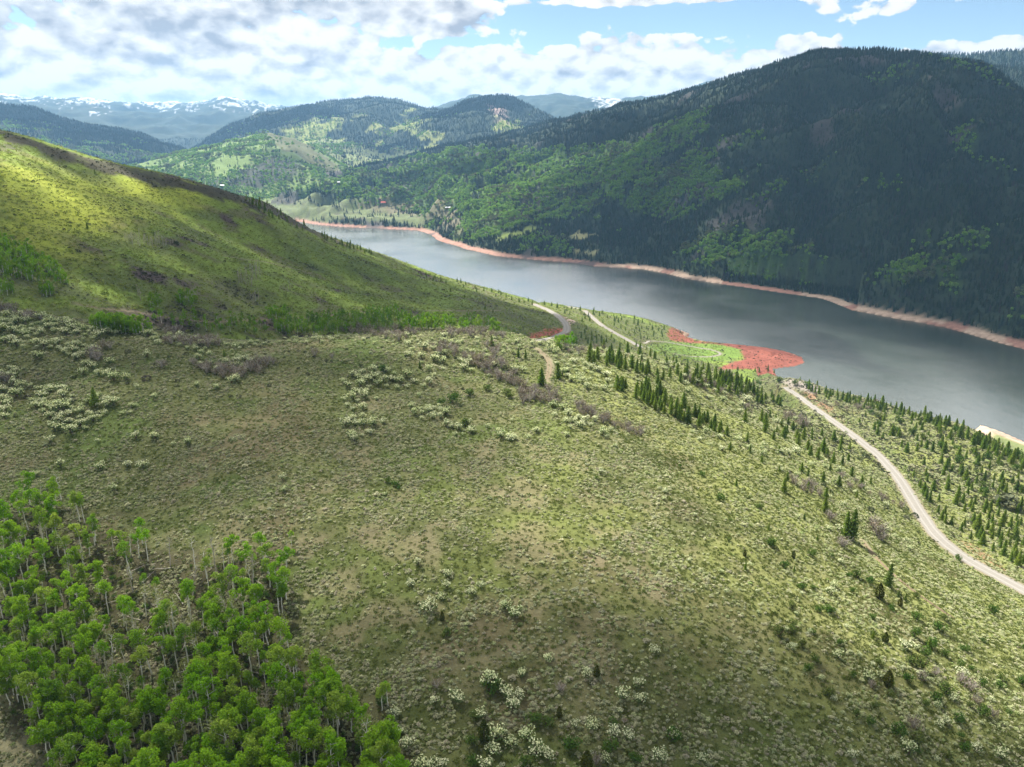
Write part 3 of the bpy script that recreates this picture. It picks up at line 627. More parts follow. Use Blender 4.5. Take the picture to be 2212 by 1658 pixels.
SHADE = [
 # (U, V, half width, half depth, z, thickness)
 (1750, 330, 1150, 1000, None, 48), (2150, 430, 650, 800, None, 44), (1500, 330, 550, 500, None, 70), (1330, 280, 400, 500, None, 40),
 (740, 570, 250, 150, None, 80), (920, 610, 200, 140, None, 55), (60, 665, 260, 50, None, 70), (400, 650, 280, 65, None, 80), (640, 640, 220, 70, None, 60),
 (60, 300, 200, 26, None, 30), (480, 540, 130, 60, None, 100), (380, 605, 220, 50, None, 80), (60, 600, 120, 24, None, 35),
 (150, 800, 190, 70, None, 28), (40, 1100, 110, 60, None, 24), (1150, 1640, 210, 46, None, 62), (1620, 1540, 130, 34, None, 54), (480, 950, 120, 50, None, 16), (450, 1450, 120, 50, None, 12),
 (650, 350, 220, 160, None, 22), (1000, 350, 400, 300, None, 18), (830, 330, 300, 200, None, 18),
 (560, 260, 800, 500, 3100, 90), (1000, 225, 500, 350, 3100, 90), (100, 260, 900, 700, 3300, 90),
]
for a in SHADE: shade_cloud(a[0], a[1], a[2], a[3], a[4], 0., a[5])
if cl_co:
    tag(link('clouds', mesh_np('clouds', np.vstack(cl_co), np.vstack(cl_f), [cm], True)), 'broken cloud cover drifting overhead', None, None, 'stuff')

# ------------------------------------------------------------------ scattered ground cover and far forest (one object each, uncountable)
proto_col = {}
def proto(group, me):
    c = proto_col.get(group)
    if c is None: c = proto_col[group] = bpy.data.collections.new(group)
    o = bpy.data.objects.new(group+'_%02d' % len(c.objects), me); c.objects.link(o)
def scatter(name, label, pts, scl, var, group, hs=None, kind='stuff'):
    n = len(pts); me = bpy.data.meshes.new(name); me.vertices.add(n); me.vertices.foreach_set('co', pts.astype(np.float32).ravel())
    for k, v, ty in (('scl', scl, 'FLOAT'), ('hsc', scl if hs is None else hs, 'FLOAT'), ('rot', rng.uniform(0, 6.28, n), 'FLOAT')):
        me.attributes.new(k, ty, 'POINT').data.foreach_set('value', np.asarray(v, np.float32))
    me.attributes.new('var', 'INT', 'POINT').data.foreach_set('value', np.asarray(var, np.int32))
    o = link(name, me); tag(o, label, None, None, kind)
    ng = bpy.data.node_groups.new(name, 'GeometryNodeTree'); ng.interface.new_socket('Geometry', in_out='INPUT', socket_type='NodeSocketGeometry'); ng.interface.new_socket('Geometry', in_out='OUTPUT', socket_type='NodeSocketGeometry')
    N = ng.nodes; L = ng.links; gi = N.new('NodeGroupInput'); go = N.new('NodeGroupOutput'); ip = N.new('GeometryNodeInstanceOnPoints'); ci = N.new('GeometryNodeCollectionInfo')
    ci.inputs['Collection'].default_value = proto_col[group]; ci.inputs['Separate Children'].default_value = True; ci.inputs['Reset Children'].default_value = True
    ip.inputs['Pick Instance'].default_value = True
    def attr(nm, ty):
        a = N.new('GeometryNodeInputNamedAttribute'); a.data_type = ty; a.inputs['Name'].default_value = nm; return [q for q in a.outputs if q.enabled][0]
    L.new(gi.outputs[0], ip.inputs['Points']); L.new(ci.outputs[0], ip.inputs['Instance']); L.new(attr('var', 'INT'), ip.inputs['Instance Index'])
    cx = N.new('ShaderNodeCombineXYZ'); L.new(attr('rot', 'FLOAT'), cx.inputs[2]); L.new(cx.outputs[0], ip.inputs['Rotation'])
    cs = N.new('ShaderNodeCombineXYZ'); s_ = attr('scl', 'FLOAT'); L.new(s_, cs.inputs[0]); L.new(s_, cs.inputs[1]); L.new(attr('hsc', 'FLOAT'), cs.inputs[2]); L.new(cs.outputs[0], ip.inputs['Scale'])
    L.new(ip.outputs[0], go.inputs[0]); md = o.modifiers.new('scatter', 'NODES'); md.node_group = ng
    return o

def leaf_quads(cent, size, up=.3, rnd=random):
    """small leaf clumps: quads of given size at the centres, tilted at random"""
    n = len(cent); nrm = rng.normal(size=(n, 3)); nrm[:, 2] = np.abs(nrm[:, 2])+up; nrm /= np.linalg.norm(nrm, axis=1)[:, None]
    t1 = np.cross(nrm, rng.normal(size=(n, 3))); t1 /= np.linalg.norm(t1, axis=1)[:, None]; t2 = np.cross(nrm, t1)
    s = np.asarray(size).reshape(-1, 1)*rng.uniform(.7, 1.3, (n, 1)); a = rng.uniform(.6, 1., (n, 1))
    q = np.stack([cent-t1*s-t2*s*a*.4, cent+t2*s*-a, cent+t1*s+t2*s*a*.3, cent+t2*s*a], 1)
    return q.reshape(-1, 3), np.arange(n*4).reshape(-1, 4)
def join(parts):
    co, fa, mi = [], [], []; off = 0
    for v, f, m in parts:
        co.append(v); fa += [tuple(int(i)+off for i in q) for q in f]; mi += [m]*len(f); off += len(v)
    return np.vstack(co), fa, mi
def tube(p, r, seg=6):
    p = np.asarray(p, float); r = np.asarray(r, float); V = []; F = []
    for i in range(len(p)):
        d = p[min(i+1, len(p)-1)]-p[max(i-1, 0)]; d = d/np.linalg.norm(d); u = np.cross(d, [.31, .95, .07]); u /= np.linalg.norm(u); w_ = np.cross(d, u)
        for k in range(seg):
            a = 2*math.pi*k/seg; V.append(p[i]+(u*math.cos(a)+w_*math.sin(a))*r[i])
    for i in range(len(p)-1):
        for k in range(seg): F.append((i*seg+k, i*seg+(k+1) % seg, (i+1)*seg+(k+1) % seg, (i+1)*seg+k))
    return np.array(V), F

# --- conifers: tiers of drooping sprays round a stem, unit height 1
def conifer_mesh(name, mat, seed, tiers=7, seg=9, wid=.17, lo=.06, mats=None):
    r_ = np.random.default_rng(seed); V = []; F = []
    for k in range(tiers):
        f = k/tiers; zt = lo+(1-lo)*(f+1.5/tiers); zb = lo+(1-lo)*f; rad = wid*(1-f)**.85*r_.uniform(.85, 1.15)+.012
        b = len(V); V.append((r_.normal()*.004, r_.normal()*.004, min(zt, 1.0)))
        ph = r_.uniform(0, 6.28)
        for j in range(seg*2):
            a = ph+math.pi*j/seg; rr = rad*(1.0 if j % 2 == 0 else .55)*r_.uniform(.75, 1.2); zz_ = zb-(.03 if j % 2 == 0 else -.035)+r_.normal()*.012
            V.append((math.cos(a)*rr, math.sin(a)*rr, zz_))
        for j in range(seg*2): F.append((b, b+1+j, b+1+(j+1) % (seg*2)))
    return mesh_np(name, np.array(V), F, [mat])
m_con = foliage('spruce_needles', [(.018, .036, .018), (.030, .052, .024), (.026, .040, .030), (.045, .062, .030), (.050, .046, .042)], .12, vary=.25)
m_aspf = foliage('aspen_leaves_far', [(.12, .235, .040), (.16, .28, .052), (.21, .32, .070), (.13, .21, .065)], .35, vary=.3)
for k in range(4): proto('spruce_kind', conifer_mesh('far_conifer', m_con, k, 4, 4, .20))
m_aspg = foliage('aspen_leaves_late', [(.115, .150, .065), (.150, .175, .085), (.130, .130, .095), (.090, .130, .045)], .3, vary=.3)
for k in range(7):
    c_ = rng.normal(size=(46, 3)); c_ /= np.linalg.norm(c_, axis=1)[:, None]; c_ *= rng.uniform(.6, 1, (46, 1)); c_ = c_*[.30, .30, .33]+[0, 0, .64]
    q, fq = leaf_quads(c_, .13, .4); tv, tf = tube([(0, 0, 0), (0, 0, .5)], [.014, .01], 3)
    proto('aspen_kind', mesh_np('far_aspen', *join([(q, fq, 0), (tv, tf, 0)])[:2], [m_aspf if k < 4 else m_aspg]))
def sample(density, smin, k, rmax=9500, rmin=300, smax=26, azl=R(37.5)):
    """positions over the sheet with local probability `density` and spacing max(smin, k r)"""
    s = np.clip(R2*k, smin, smax); cell = R2**2*(LR[1]-LR[0]); dz = np.zeros(NA); dz[1:-1] = (AZ[2:]-AZ[:-2])/2
    wgt = density*cell*dz[:, None]/s**2; wgt[(R2 > rmax) | (R2 < rmin) | (np.abs(A2) > azl)] = 0
    wgt[ELT < CM-0.012] = 0
    n = rng.poisson(wgt); i, j = np.nonzero(n); i = np.repeat(i, n[i, j]) if False else np.repeat(i, n[np.nonzero(n)]); j = np.repeat(j, n[np.nonzero(n)])
    a = AZ[i]+rng.uniform(-.5, .5, len(i))*R(.085); r = RR[j]*np.exp(rng.uniform(-.5, .5, len(i))*(LR[1]-LR[0]))
    x, y = np.sin(a)*r, np.cos(a)*r; z = hgt(x, y); return x, y, z, r
x, y, z, r = sample(np.clip(con*(1-.9*asp), 0, 1)*(1-.5*grey), 6.0, .0026)
sc_ = rng.uniform(.55, 1.15, len(x))**1.0*13*np.clip((r*.0026/6.5), 1, 1.9)**.8; ok = visible(x, y, z+sc_, .001)
print('conifers', ok.sum())
scatter('conifer_forest', 'dense dark spruce forest over the mountain across the lake', np.stack([x, y, z-.3], -1)[ok], (sc_*rng.uniform(.85, 1.25, len(x)))[ok], rng.integers(0, 4, ok.sum()), 'spruce_kind', hs=sc_[ok])
x, y, z, r = sample(np.clip(asp, 0, 1), 6.0, .0028)
sc_ = rng.uniform(.7, 1.15, len(x))*11*np.clip((r*.0028/6.5), 1, 1.9)**.8; ok = visible(x, y, z+sc_, .001)
print('aspens', ok.sum())
scatter('aspen_forest', 'light green aspen woods on the slopes across the lake', np.stack([x, y, z-.3], -1)[ok], sc_[ok]*rng.uniform(.9, 1.3, ok.sum()), np.where(perlin(x[ok]/110, y[ok]/110)+perlin(x[ok]/40, y[ok]/40)*.5+rng.normal(0, .15, ok.sum()) > .28, rng.integers(4, 7, ok.sum()), rng.integers(0, 4, ok.sum())), 'aspen_kind', hs=sc_[ok])
# --- sagebrush
m_sage = foliage('sage_leaves', [(.36, .37, .22), (.43, .42, .28), (.29, .32, .15), (.40, .36, .28), (.20, .25, .09), (.36, .38, .26)], .25, vary=.3)
m_tuft = foliage('grass_tufts', [(.100, .135, .030), (.130, .150, .045), (.085, .120, .030)], .3, vary=.3)
for k in range(5):
    n = 70; c_ = rng.normal(size=(n, 3)); c_ /= np.linalg.norm(c_, axis=1)[:, None]; c_[:, 2] = np.abs(c_[:, 2]); c_ *= rng.uniform(.65, 1, (n, 1))
    c_ = c_*[.5, .5, .42]*(1+.25*np.sin(c_[:, :1]*5+k)); c_[:, 2] += .05; q, fq = leaf_quads(c_, .12, 1.6)
    proto('sage_kind', mesh_np('sage', q, fq, [m_sage]))
m_sageg = foliage('green_sage_leaves', [(.38, .43, .20), (.46, .48, .27), (.52, .50, .34), (.28, .36, .13)], .3, vary=.3)  # greener sage, its leaf colour also lightened for the sunlit slope
for k in range(4):
    n = 70; c_ = rng.normal(size=(n, 3)); c_ /= np.linalg.norm(c_, axis=1)[:, None]; c_[:, 2] = np.abs(c_[:, 2]); c_ *= rng.uniform(.65, 1, (n, 1))
    c_ = c_*[.5, .5, .42]*(1+.25*np.sin(c_[:, 1:2]*5+k)); c_[:, 2] += .05; q, fq = leaf_quads(c_, .12, 1.6)
    proto('sage_kind', mesh_np('sage', q, fq, [m_sageg]))
for k in range(3):
    n = 26; c_ = rng.uniform(-.5, .5, (n, 3))*[1, 1, .3]+[0, 0, .17]; q, fq = leaf_quads(c_, .13, .1); proto('tuft_kind', mesh_np('tuft', q, fq, [m_tuft]))
clump = smooth(fbm(GX, GY, 7, 3, .6, 71), -.75, .1); clump2 = smooth(fbm(GX, GY, 40, 3, .6, 72), -.6, .2)
nAd = nA*(DS > 8)*smooth(R2, 60, 90); SAGE_D = nAd*clump*(.25+.75*clump2)*(.35+.65*smooth(fbm(GX, GY, 17, 3, .6, 73), -.6, .15))*1.25*(1-.75*lush2)*(1-.25*lush_lit)
road_free = np.where(RD > .8, 1.0, np.where(RD > -.4, .35, 0.))
def on_road(x, y):
    i = np.clip(np.round(np.interp(np.arctan2(x, y), AZ, np.arange(NA))).astype(int), 0, NA-1); j = np.clip(np.round((np.log(np.hypot(x, y))-LR[0])/(LR[1]-LR[0])).astype(int), 0, NR-1)
    return RD[i, j]
def lush_lit_at(x, y):
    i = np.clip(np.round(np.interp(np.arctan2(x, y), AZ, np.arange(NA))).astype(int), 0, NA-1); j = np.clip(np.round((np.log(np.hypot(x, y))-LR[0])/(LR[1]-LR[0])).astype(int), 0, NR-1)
    return np.clip(lush_lit+.5*lush2, 0, 1)[i, j]
x, y, z, r = sample(SAGE_D*road_free, .80, .0026, rmax=1000, rmin=52, smax=4, azl=R(46.5))
ok = visible(x, y, z+.5, .004); sc_ = rng.lognormal(-.05, .28, len(x))*.80*np.clip(r/330, 1, 1.9)
print('sage', ok.sum())
scatter('sagebrush', 'low grey-green sagebrush covering the near hillside', np.stack([x, y, z-.05], -1)[ok], sc_[ok], np.where(rng.uniform(size=ok.sum()) < .12+.68*lush_lit_at(x[ok], y[ok]), rng.integers(5, 9, ok.sum()), rng.integers(0, 5, ok.sum())), 'sage_kind')
x, y, z, r = sample(nAd*(.5+.5*lush_lit)*road_free, 1.2, .0038, rmax=700, rmin=52, smax=4, azl=R(46.5)); ok = visible(x, y, z+.5, .004); sc_ = rng.uniform(.6, 1.3, len(x))
scatter('grass', 'fresh green grass tufts between the sagebrush', np.stack([x, y, z-.03], -1)[ok], sc_[ok], rng.integers(0, 3, ok.sum()), 'tuft_kind')
# scrub on the middle hill and shore slopes
m_scrub = foliage('scrub_leaves', [(.060, .060, .045), (.075, .085, .040), (.090, .080, .070), (.060, .085, .035), (.110, .115, .075)], .15, vary=.3)
for k in range(4):
    n = 60; c_ = rng.normal(size=(n, 3)); c_ /= np.linalg.norm(c_, axis=1)[:, None]; c_[:, 2] = np.abs(c_[:, 2]); c_ *= [.55, .55, .6]; q, fq = leaf_quads(c_, .14, .8); proto('scrub_kind', mesh_np('scrub', q, fq, [m_scrub]))
darkness = smooth(-col.sum(-1), -.27, -.20)
dB = nB*(DS > 6)*(spit < .3)*(.10+.75*darkness)*road_free
dK = (nA*(R2 > 500)*(DS > 6)*.5*smooth(A2, R(12), R(18))+nA*.05+nB*(A2 > R(9))*(DS > 5)*.35)*road_free
x, y, z, r = sample(np.clip(dB*smooth(N1+N3*.3, -.5, .4)+dK, 0, 1), 2.0, .0032, rmax=1700, rmin=350, smax=6); ok = visible(x, y, z+.8, .002); sc_ = rng.lognormal(.05, .42, len(x))
scatter('scrub', 'dark low scrub dotted over the grassy middle hill', np.stack([x, y, z-.05], -1)[ok], sc_[ok], rng.integers(0, 4, ok.sum()), 'scrub_kind')

x, y, z, r = sample(nB*(DS > 6)*(spit < .5)*road_free*(1-darkness*.9)*(1-RIDGE), 2.6, .0040, rmax=1700, rmin=350, smax=6); ok = visible(x, y, z+.8, .002); sc_ = rng.lognormal(.35, .35, len(x))
m_tuft2 = foliage('dry_grass_tufts', [(.20, .28, .050), (.28, .31, .08), (.16, .22, .045), (.32, .31, .15)], .3, vary=.3)
for k in range(3):
    n = 26; c_ = rng.uniform(-.5, .5, (n, 3))*[1, 1, .5]+[0, 0, .25]; q, fq = leaf_quads(c_, .15, .6); proto('hill_tuft', mesh_np('hill_tuft', q, fq, [m_tuft2]))
scatter('hill_grass', 'tufted green grass over the middle hill', np.stack([x, y, z-.05], -1)[ok], sc_[ok], rng.integers(0, 3, ok.sum()), 'hill_tuft')

# ------------------------------------------------------------------ roads
m_grav = plain('gravel', (.215, .20, .175), .95, .22, .6, .3); m_dirt = plain('dirt', (.19, .145, .09), .95, .3, .8)
m_tyre = plain('packed_gravel', (.255, .24, .215), .9, .15, .5); m_shld = plain('road_shoulder', (.20, .175, .12), .95, .35, .7)
LBL = {'gravel_road': 'pale gravel road', 'dirt_track': 'narrow dirt track across the grass'}
for k_, (uv, wd, nm_) in ROADS.items():
    L_ = spline(np.c_[RL[k_][:, :2], RL[k_][:, 2]], 3.); d_ = np.gradient(L_[:, :2], axis=0); d_ /= np.linalg.norm(d_, axis=1)[:, None]; nrm = np.c_[-d_[:, 1], d_[:, 0]]
    offs = [-.56, -.46, -.30, -.16, -.06, .06, .16, .30, .46, .56] if k_ != 'ruts' else [-.5, -.2, .2, .5]
    jit = perlin(np.arange(len(L_))*.35, np.arange(len(L_))*0+wd)*.10+1
    V = []
    for o_ in offs:
        p = L_[:, :2]+nrm*(o_*wd*jit)[:, None]; zz_ = hgt(p[:, 0], p[:, 1])
        V.append(np.c_[p, np.maximum(zz_, L_[:, 2]-.3)+.10+.05*(abs(o_) < .1)-.05*(abs(o_) > .5)])
    V = np.stack(V, 1); n, c = V.shape[:2]; F = [(i*c+q, i*c+q+1, (i+1)*c+q+1, (i+1)*c+q) for i in range(n-1) for q in range(c-1) if not (k_ == 'ruts' and q == 1)]
    tag(link(nm_, mesh_np(nm_, V.reshape(-1, 3), F, [m_grav, m_tyre, m_shld] if nm_ == 'gravel_road' else [m_dirt], mi=None if nm_ != 'gravel_road' else [[2, 0, 1, 0, 0, 0, 1, 0, 2][q] for i in range(n-1) for q in range(c-1)])), LBL[nm_], None, None, 'structure')

# ------------------------------------------------------------------ trees and shrubs, one object each
m_bark = plain('aspen_bark', (.74, .72, .64), .8, .25, 3.0); m_dead = plain('dead_wood', (.42, .38, .33), .9, .25, 2.0); m_brown = plain('spruce_bark', (.12, .085, .06), .95, .2, 2.0)
m_leafA = foliage('aspen_leaves', [(.165, .335, .016), (.205, .375, .022), (.250, .400, .030), (.150, .280, .024), (.290, .385, .060)], .45, vary=.35)
m_leafY = foliage('aspen_new_leaves', [(.20, .24, .07), (.24, .25, .10), (.16, .20, .07)], .4, vary=.3)
m_needle = foliage('young_spruce_needles', [(.130, .200, .036), (.160, .235, .042), (.200, .260, .048), (.100, .155, .042)], .5, vary=.3)
m_bloom = foliage('shrub_blossom', [(.72, .75, .44), (.80, .80, .56), (.62, .68, .38)], .25, vary=.2)
m_shleaf = foliage('shrub_leaves', [(.11, .17, .06), (.14, .19, .08), (.09, .14, .04)], .3, vary=.3)
m_twig = foliage('bare_twigs', [(.17, .14, .12), (.22, .18, .155), (.15, .12, .09), (.20, .16, .11)], .1, vary=.3)
m_green = foliage('bush_leaves', [(.060, .125, .022), (.085, .145, .030), (.110, .140, .040)], .3, vary=.3)
m_olive = foliage('juniper_needles', [(.055, .075, .016), (.080, .085, .018)], .12, vary=.3)

def aspen_variant(k, kind):
    """trunk and crown meshes of an aspen about 12 m tall"""
    r_ = np.random.default_rng(100+k); H = 12*r_.uniform(.9, 1.1); lean = r_.normal(0, .35, 2); z_ = np.linspace(-.4, H*.93, 8)
    bend = r_.normal(0, .18, (8, 2)); P = np.c_[lean[0]*(z_/H)**2*1.6+bend[:, 0]*.5*(z_ > 0), lean[1]*(z_/H)**2*1.6+bend[:, 1]*.5*(z_ > 0), z_]
    parts = [tube(P, np.linspace(.20, .05, 8), 6)+(0,)]; cents = []; tot = 10 if kind != 'bare' else 16
    base = {'bushy': .14, 'wide': .52, 'tall': .40, 'tuft': .62, 'thin': .5, 'bare': .45}[kind]; cw = {'bushy': 2.0, 'wide': 2.1, 'tall': 1.75, 'tuft': 1.65, 'thin': 1.7, 'bare': 1.6}[kind]
    for j in range(tot):
        f = r_.uniform(base, .9); zz_ = f*H; a = r_.uniform(0, 6.28); c0 = np.array([np.interp(zz_, z_, P[:, 0]), np.interp(zz_, z_, P[:, 1]), zz_])
        L_ = cw*(1-((f-base)/(1-base)-.35)**2)*r_.uniform(.6, 1.1); e = c0+[math.cos(a)*L_, math.sin(a)*L_, L_*r_.uniform(.3, .8)]
        mid = (c0+e)/2+[0, 0, .15]; parts.append(tube([c0, mid, e], [.05, .035, .012], 4)+(0,)); cents.append(e)
        if kind == 'bare':
            for q in range(4):
                e2 = mid+(r_.normal(0, .5, 3)+[0, 0, .5])*1.0; parts.append(tube([mid, e2], [.022, .008], 3)+(0,))
    for j in range(3):
        zz_ = r_.uniform(min(.25, base*.5), base)*H; a = r_.uniform(0, 6.28); c0 = np.array([np.interp(zz_, z_, P[:, 0]), np.interp(zz_, z_, P[:, 1]), zz_]); parts.append(tube([c0, c0+[math.cos(a)*.6, math.sin(a)*.6, .1]], [.03, .01], 3)+(0,))
    v, f, _ = join(parts); trunk = mesh_np('aspen_trunk', v, f, [m_bark if kind != 'bare' else m_dead], True)
    top = np.array([P[-1, 0], P[-1, 1], H*.93]); cents += [top, top+[0, 0, .4], top-[0, 0, 1.2]]
    if kind == 'bushy': cents += [np.array([r_.normal()*1.1, r_.normal()*1.1, r_.uniform(.12, .8)*H]) for _ in range(12)]
    if kind == 'tall': cents += [top+[r_.normal()*.6, r_.normal()*.6, -r_.uniform(1.5, H*.5)] for _ in range(6)]
    n = {'bushy': 120, 'wide': 120, 'tall': 105, 'tuft': 92, 'thin': 30, 'bare': 9}[kind]; cc = []
    for c0 in cents:
        d = r_.normal(size=(n, 3)); d /= np.linalg.norm(d, axis=1)[:, None]; rad = r_.uniform(.75, 1.25)*(1.0 if kind != 'tall' else .95)
        cc.append(c0+d*(r_.uniform(.35, 1, (n, 1))**.6)*rad*[1, 1, .85]+[0, 0, .1])
    cc = np.vstack(cc); q, fq = leaf_quads(cc, .175 if kind not in ('bare', 'thin') else .14, .9)
    return trunk, mesh_np('aspen_crown', q, fq, [m_leafA if kind not in ('thin', 'bare') else m_leafY]), H
ASP = {}
for kk_, (kind, n) in enumerate([('wide', 4), ('tall', 4), ('tuft', 3), ('thin', 3), ('bare', 3), ('bushy', 5)]): ASP[kind] = [aspen_variant(kk_*10+q, kind) for q in range(n)]

def spruce_variant(k, tall=1.0):
    v = conifer_mesh('spruce_crown', m_needle, 300+k, 11, 9, .215*(1 if k % 3 else .86), .05); tv, tf = tube([(0, 0, -.06), (0, 0, .2), (0, 0, .8)], [.022, .018, .006], 6)
    # short sprays roughen the outline
    r_ = np.random.default_rng(k); n = 260; h = r_.uniform(.07, .97, n)**1.15; a = r_.uniform(0, 6.28, n); rad = .205*(1-h)**.85*r_.uniform(.75, 1.2, n)+.01
    q, fq = leaf_quads(np.c_[np.cos(a)*rad, np.sin(a)*rad, h-.02], .032, .1)
    cv = np.array([p.co[:] for p in v.vertices]); cf = [tuple(p.vertices) for p in v.polygons]; bpy.data.meshes.remove(v)
    co_, fa_, _ = join([(cv, cf, 0), (q, fq, 0)]); return mesh_np('spruce_crown', co_, fa_, [m_needle]), mesh_np('spruce_trunk', tv, tf, [m_brown], True)
SPR = [spruce_variant(k) for k in range(6)]

def shrub_variant(k, kind):
    r_ = np.random.default_rng(500+k); parts = []; st = []
    for j in range(9):
        a = r_.uniform(0, 6.28); L_ = r_.uniform(.25, .55); e = np.array([math.cos(a)*L_, math.sin(a)*L_, r_.uniform(.5, .95)])
        st.append(tube([(0, 0, -.1), e*[.4, .4, .5], e], [.03, .022, .008], 4)+(0,))
        if kind == 'grey':
            for q in range(5):
                s0 = e*r_.uniform(.5, .95); e2 = s0+r_.normal(0, .16, 3)+[0, 0, .18]; st.append(tube([s0, e2], [.012, .004], 3)+(0,))
    v, f, _ = join(st); stems = mesh_np('shrub_stems', v, f, [m_brown if kind != 'grey' else m_dead])
    lobes = [(r_.uniform(-.38, .38), r_.uniform(-.38, .38), r_.uniform(.35, .72), r_.uniform(.26, .42)) for _ in range(8)]
    cc = []; hi_ = []
    per = {'bloom': 42, 'green': 46, 'grey': 34, 'juniper': 0}[kind] if kind != 'juniper' else 0
    for lx, ly, lz, lr in lobes:
        d = r_.normal(size=(per, 3)); d /= np.linalg.norm(d, axis=1)[:, None]; p = np.array([lx, ly, lz])+d*lr*r_.uniform(.6, 1.05, (per, 1)); p[:, 2] = np.maximum(p[:, 2], .05); cc.append(p); hi_ += list((d[:, 2] > -.15)*1)
    cc = np.vstack(cc); sz = {'bloom': .062, 'green': .065, 'grey': .045}[kind]
    q, fq = leaf_quads(cc, sz, .8 if kind == 'bloom' else .2)
    if kind == 'bloom':
        mi = np.where((np.array(hi_) > 0) & (r_.uniform(size=len(hi_)) < .70), 0, 1); return mesh_np('shrub_crown', q, fq, [m_bloom, m_shleaf], mi=mi), stems
    return mesh_np('shrub_crown', q, fq, [{'green': m_green, 'grey': m_twig}[kind]]), stems
SHR = {kd: [shrub_variant(k*7+h_, kd) for k in range(5)] for h_, kd in enumerate(('bloom', 'green', 'grey'))}

def put(name, loc, scl, rz, crown, trunk, parts=True, tilt=(0, 0)):
    """one plant: an Empty at its foot with trunk and crown below it, or, where it is only a few pixels, a single mesh"""
    if parts:
        e = bpy.data.objects.new(name, None); C.objects.link(e); e.empty_display_size = .5
        for nm, me in zip(('crown', 'trunk') if 'shrub' not in name and 'thicket' not in name else ('crown', 'stems'), (crown, trunk)):
            if me is not None: link(nm, me, e)
    else: e = link(name, crown)
    e.location = loc; e.rotation_euler = (tilt[0], tilt[1], rz); e.scale = scl if hasattr(scl, '__len__') else (scl,)*3
    return e
def inpoly(P, px, py):
    c = False; n = len(P)
    for i in range(n):
        x1, y1 = P[i]; x2, y2 = P[(i+1) % n]
        if (y1 > py) != (y2 > py) and px < (x2-x1)*(py-y1)/(y2-y1)+x1: c = not c
    return c
rnd = random.Random(11)
def spread(P, n, gap, asp_=.55, keep=None, tries=60):
    """n spots inside an outline given in photograph pixels, at least gap apart, each then dropped on the ground below it"""
    xs = [p[0] for p in P]; ys = [p[1] for p in P]; out = []
    for _ in range(n*tries):
        if len(out) >= n: break
        u = rnd.uniform(min(xs), max(xs)); v = rnd.uniform(min(ys), max(ys))
        if not inpoly(P, u, v): continue
        if keep and rnd.random() > keep(u, v): continue
        if any((u-a)**2+((v-b)/asp_)**2 < gap*gap for a, b in out): continue
        out.append((u, v))
    return out
def r4(*p): return [(x*.3335, 553+y*.3335) for x, y in p]
def r5(*p): return [(737+x*.3335, 553+y*.3335) for x, y in p]
def r6(*p): return [(1475+x*.3335, 553+y*.3335) for x, y in p]
THINGS = []      # (kind, look, U, V, object)
def px_per_m(p): return FPX/S/math.sqrt(p[0]**2+p[1]**2+(p[2]-CAMZ)**2)

# ---- the aspen grove
grove = [(0,1085),(60,1070),(150,1068),(188,1095),(215,1195),(330,1190),(450,1215),(590,1205),(628,1255),(625,1400),(652,1490),(700,1500),(780,1560),(862,1640),(875,1790),(150,1790),(95,1640),(40,1560),(0,1490)]
def gd(u, v):
    if 215 < u < 440 and v < 1330: return .38
    if 230 < u < 400 and v < 1560: return .62
    return 1.
gs = [(10,1085),(60,1100),(130,1110),(160,1120),(572,1205),(545,1215)]
sp = [p for p in spread(grove, 292, 20.5, .62, gd)]
gl = sorted(sp, key=lambda p: p[1])
for (u, v) in gl:
    p = at(u, min(v, 1790)); opening = (215 < u < 450 and v < 1560); q = rnd.random()
    edge = u > 470 and v < 1500
    if opening: kind = 'thin' if q < .26 else 'bare' if q < .5 else 'tuft' if q < .85 else 'wide'
    elif edge: kind = 'tuft' if q < .45 else 'wide' if q < .9 else 'bare' if q < .95 else 'tall'
    else: kind = 'wide' if q < .42 else 'tall' if q < .83 else 'tuft' if q < .9 else 'thin' if q < .96 else 'bare'
    tr, cr, H = rnd.choice(ASP[kind]); s = rnd.uniform(.78, 1.12)*(1.05 if v > 1450 else .95)
    o = put('aspen_tree', (p[0], p[1], p[2]-.1), (s*1.06, s*1.06, s), rnd.uniform(0, 6.28), cr, tr, True, (rnd.gauss(0, .04), rnd.gauss(0, .04)))
    THINGS.append(['aspen', kind, u, v, o, s])
for (u, v, s, kind) in [(630,1180,.42,'tuft'),(622,1200,.5,'thin'),(825,1535,.7,'wide'),(838,1525,.55,'tuft'),(712,1480,.6,'wide'),(690,1478,.5,'tuft'),(245,1190,.6,'tuft'),(308,1175,.75,'tuft')]:
    p = at(u, v); tr, cr, H = rnd.choice(ASP[kind]); o = put('aspen_tree', (p[0], p[1], p[2]-.1), s, rnd.uniform(0, 6.28), cr, tr); THINGS.append(['aspen', kind, u, v, o, s])
fill = [p for p in spread(grove, 230, 14, .6, gd) if min((p[0]-q[0])**2+((p[1]-q[1])/.6)**2 for q in gl) > 60]
for kind in ('tuft', 'wide', 'thin', 'tuft'):
    tr, cr, H = rnd.choice(ASP[kind]); v1 = np.array([p.co[:] for p in cr.vertices]); v2 = np.array([p.co[:] for p in tr.vertices]); f1 = [tuple(p.vertices) for p in cr.polygons]; f2 = [tuple(p.vertices) for p in tr.polygons]
    co_, fa_, mi_ = join([(v1, f1, 0), (v2, f2, 1)]); proto('slim_aspen', mesh_np('slim_aspen', co_, fa_, [m_leafA if kind != 'thin' else m_leafY, m_bark], mi=mi_))
fp = np.array([at(u, min(v, 1785)) for u, v in fill]); fs_ = rng.uniform(.5, .82, len(fp)); print('fill', len(fp))
scatter('aspen_saplings', 'slim young aspens filling the gaps of the near grove', fp-[0, 0, .15], fs_, rng.integers(0, 4, len(fp)), 'slim_aspen', hs=fs_*1.1)
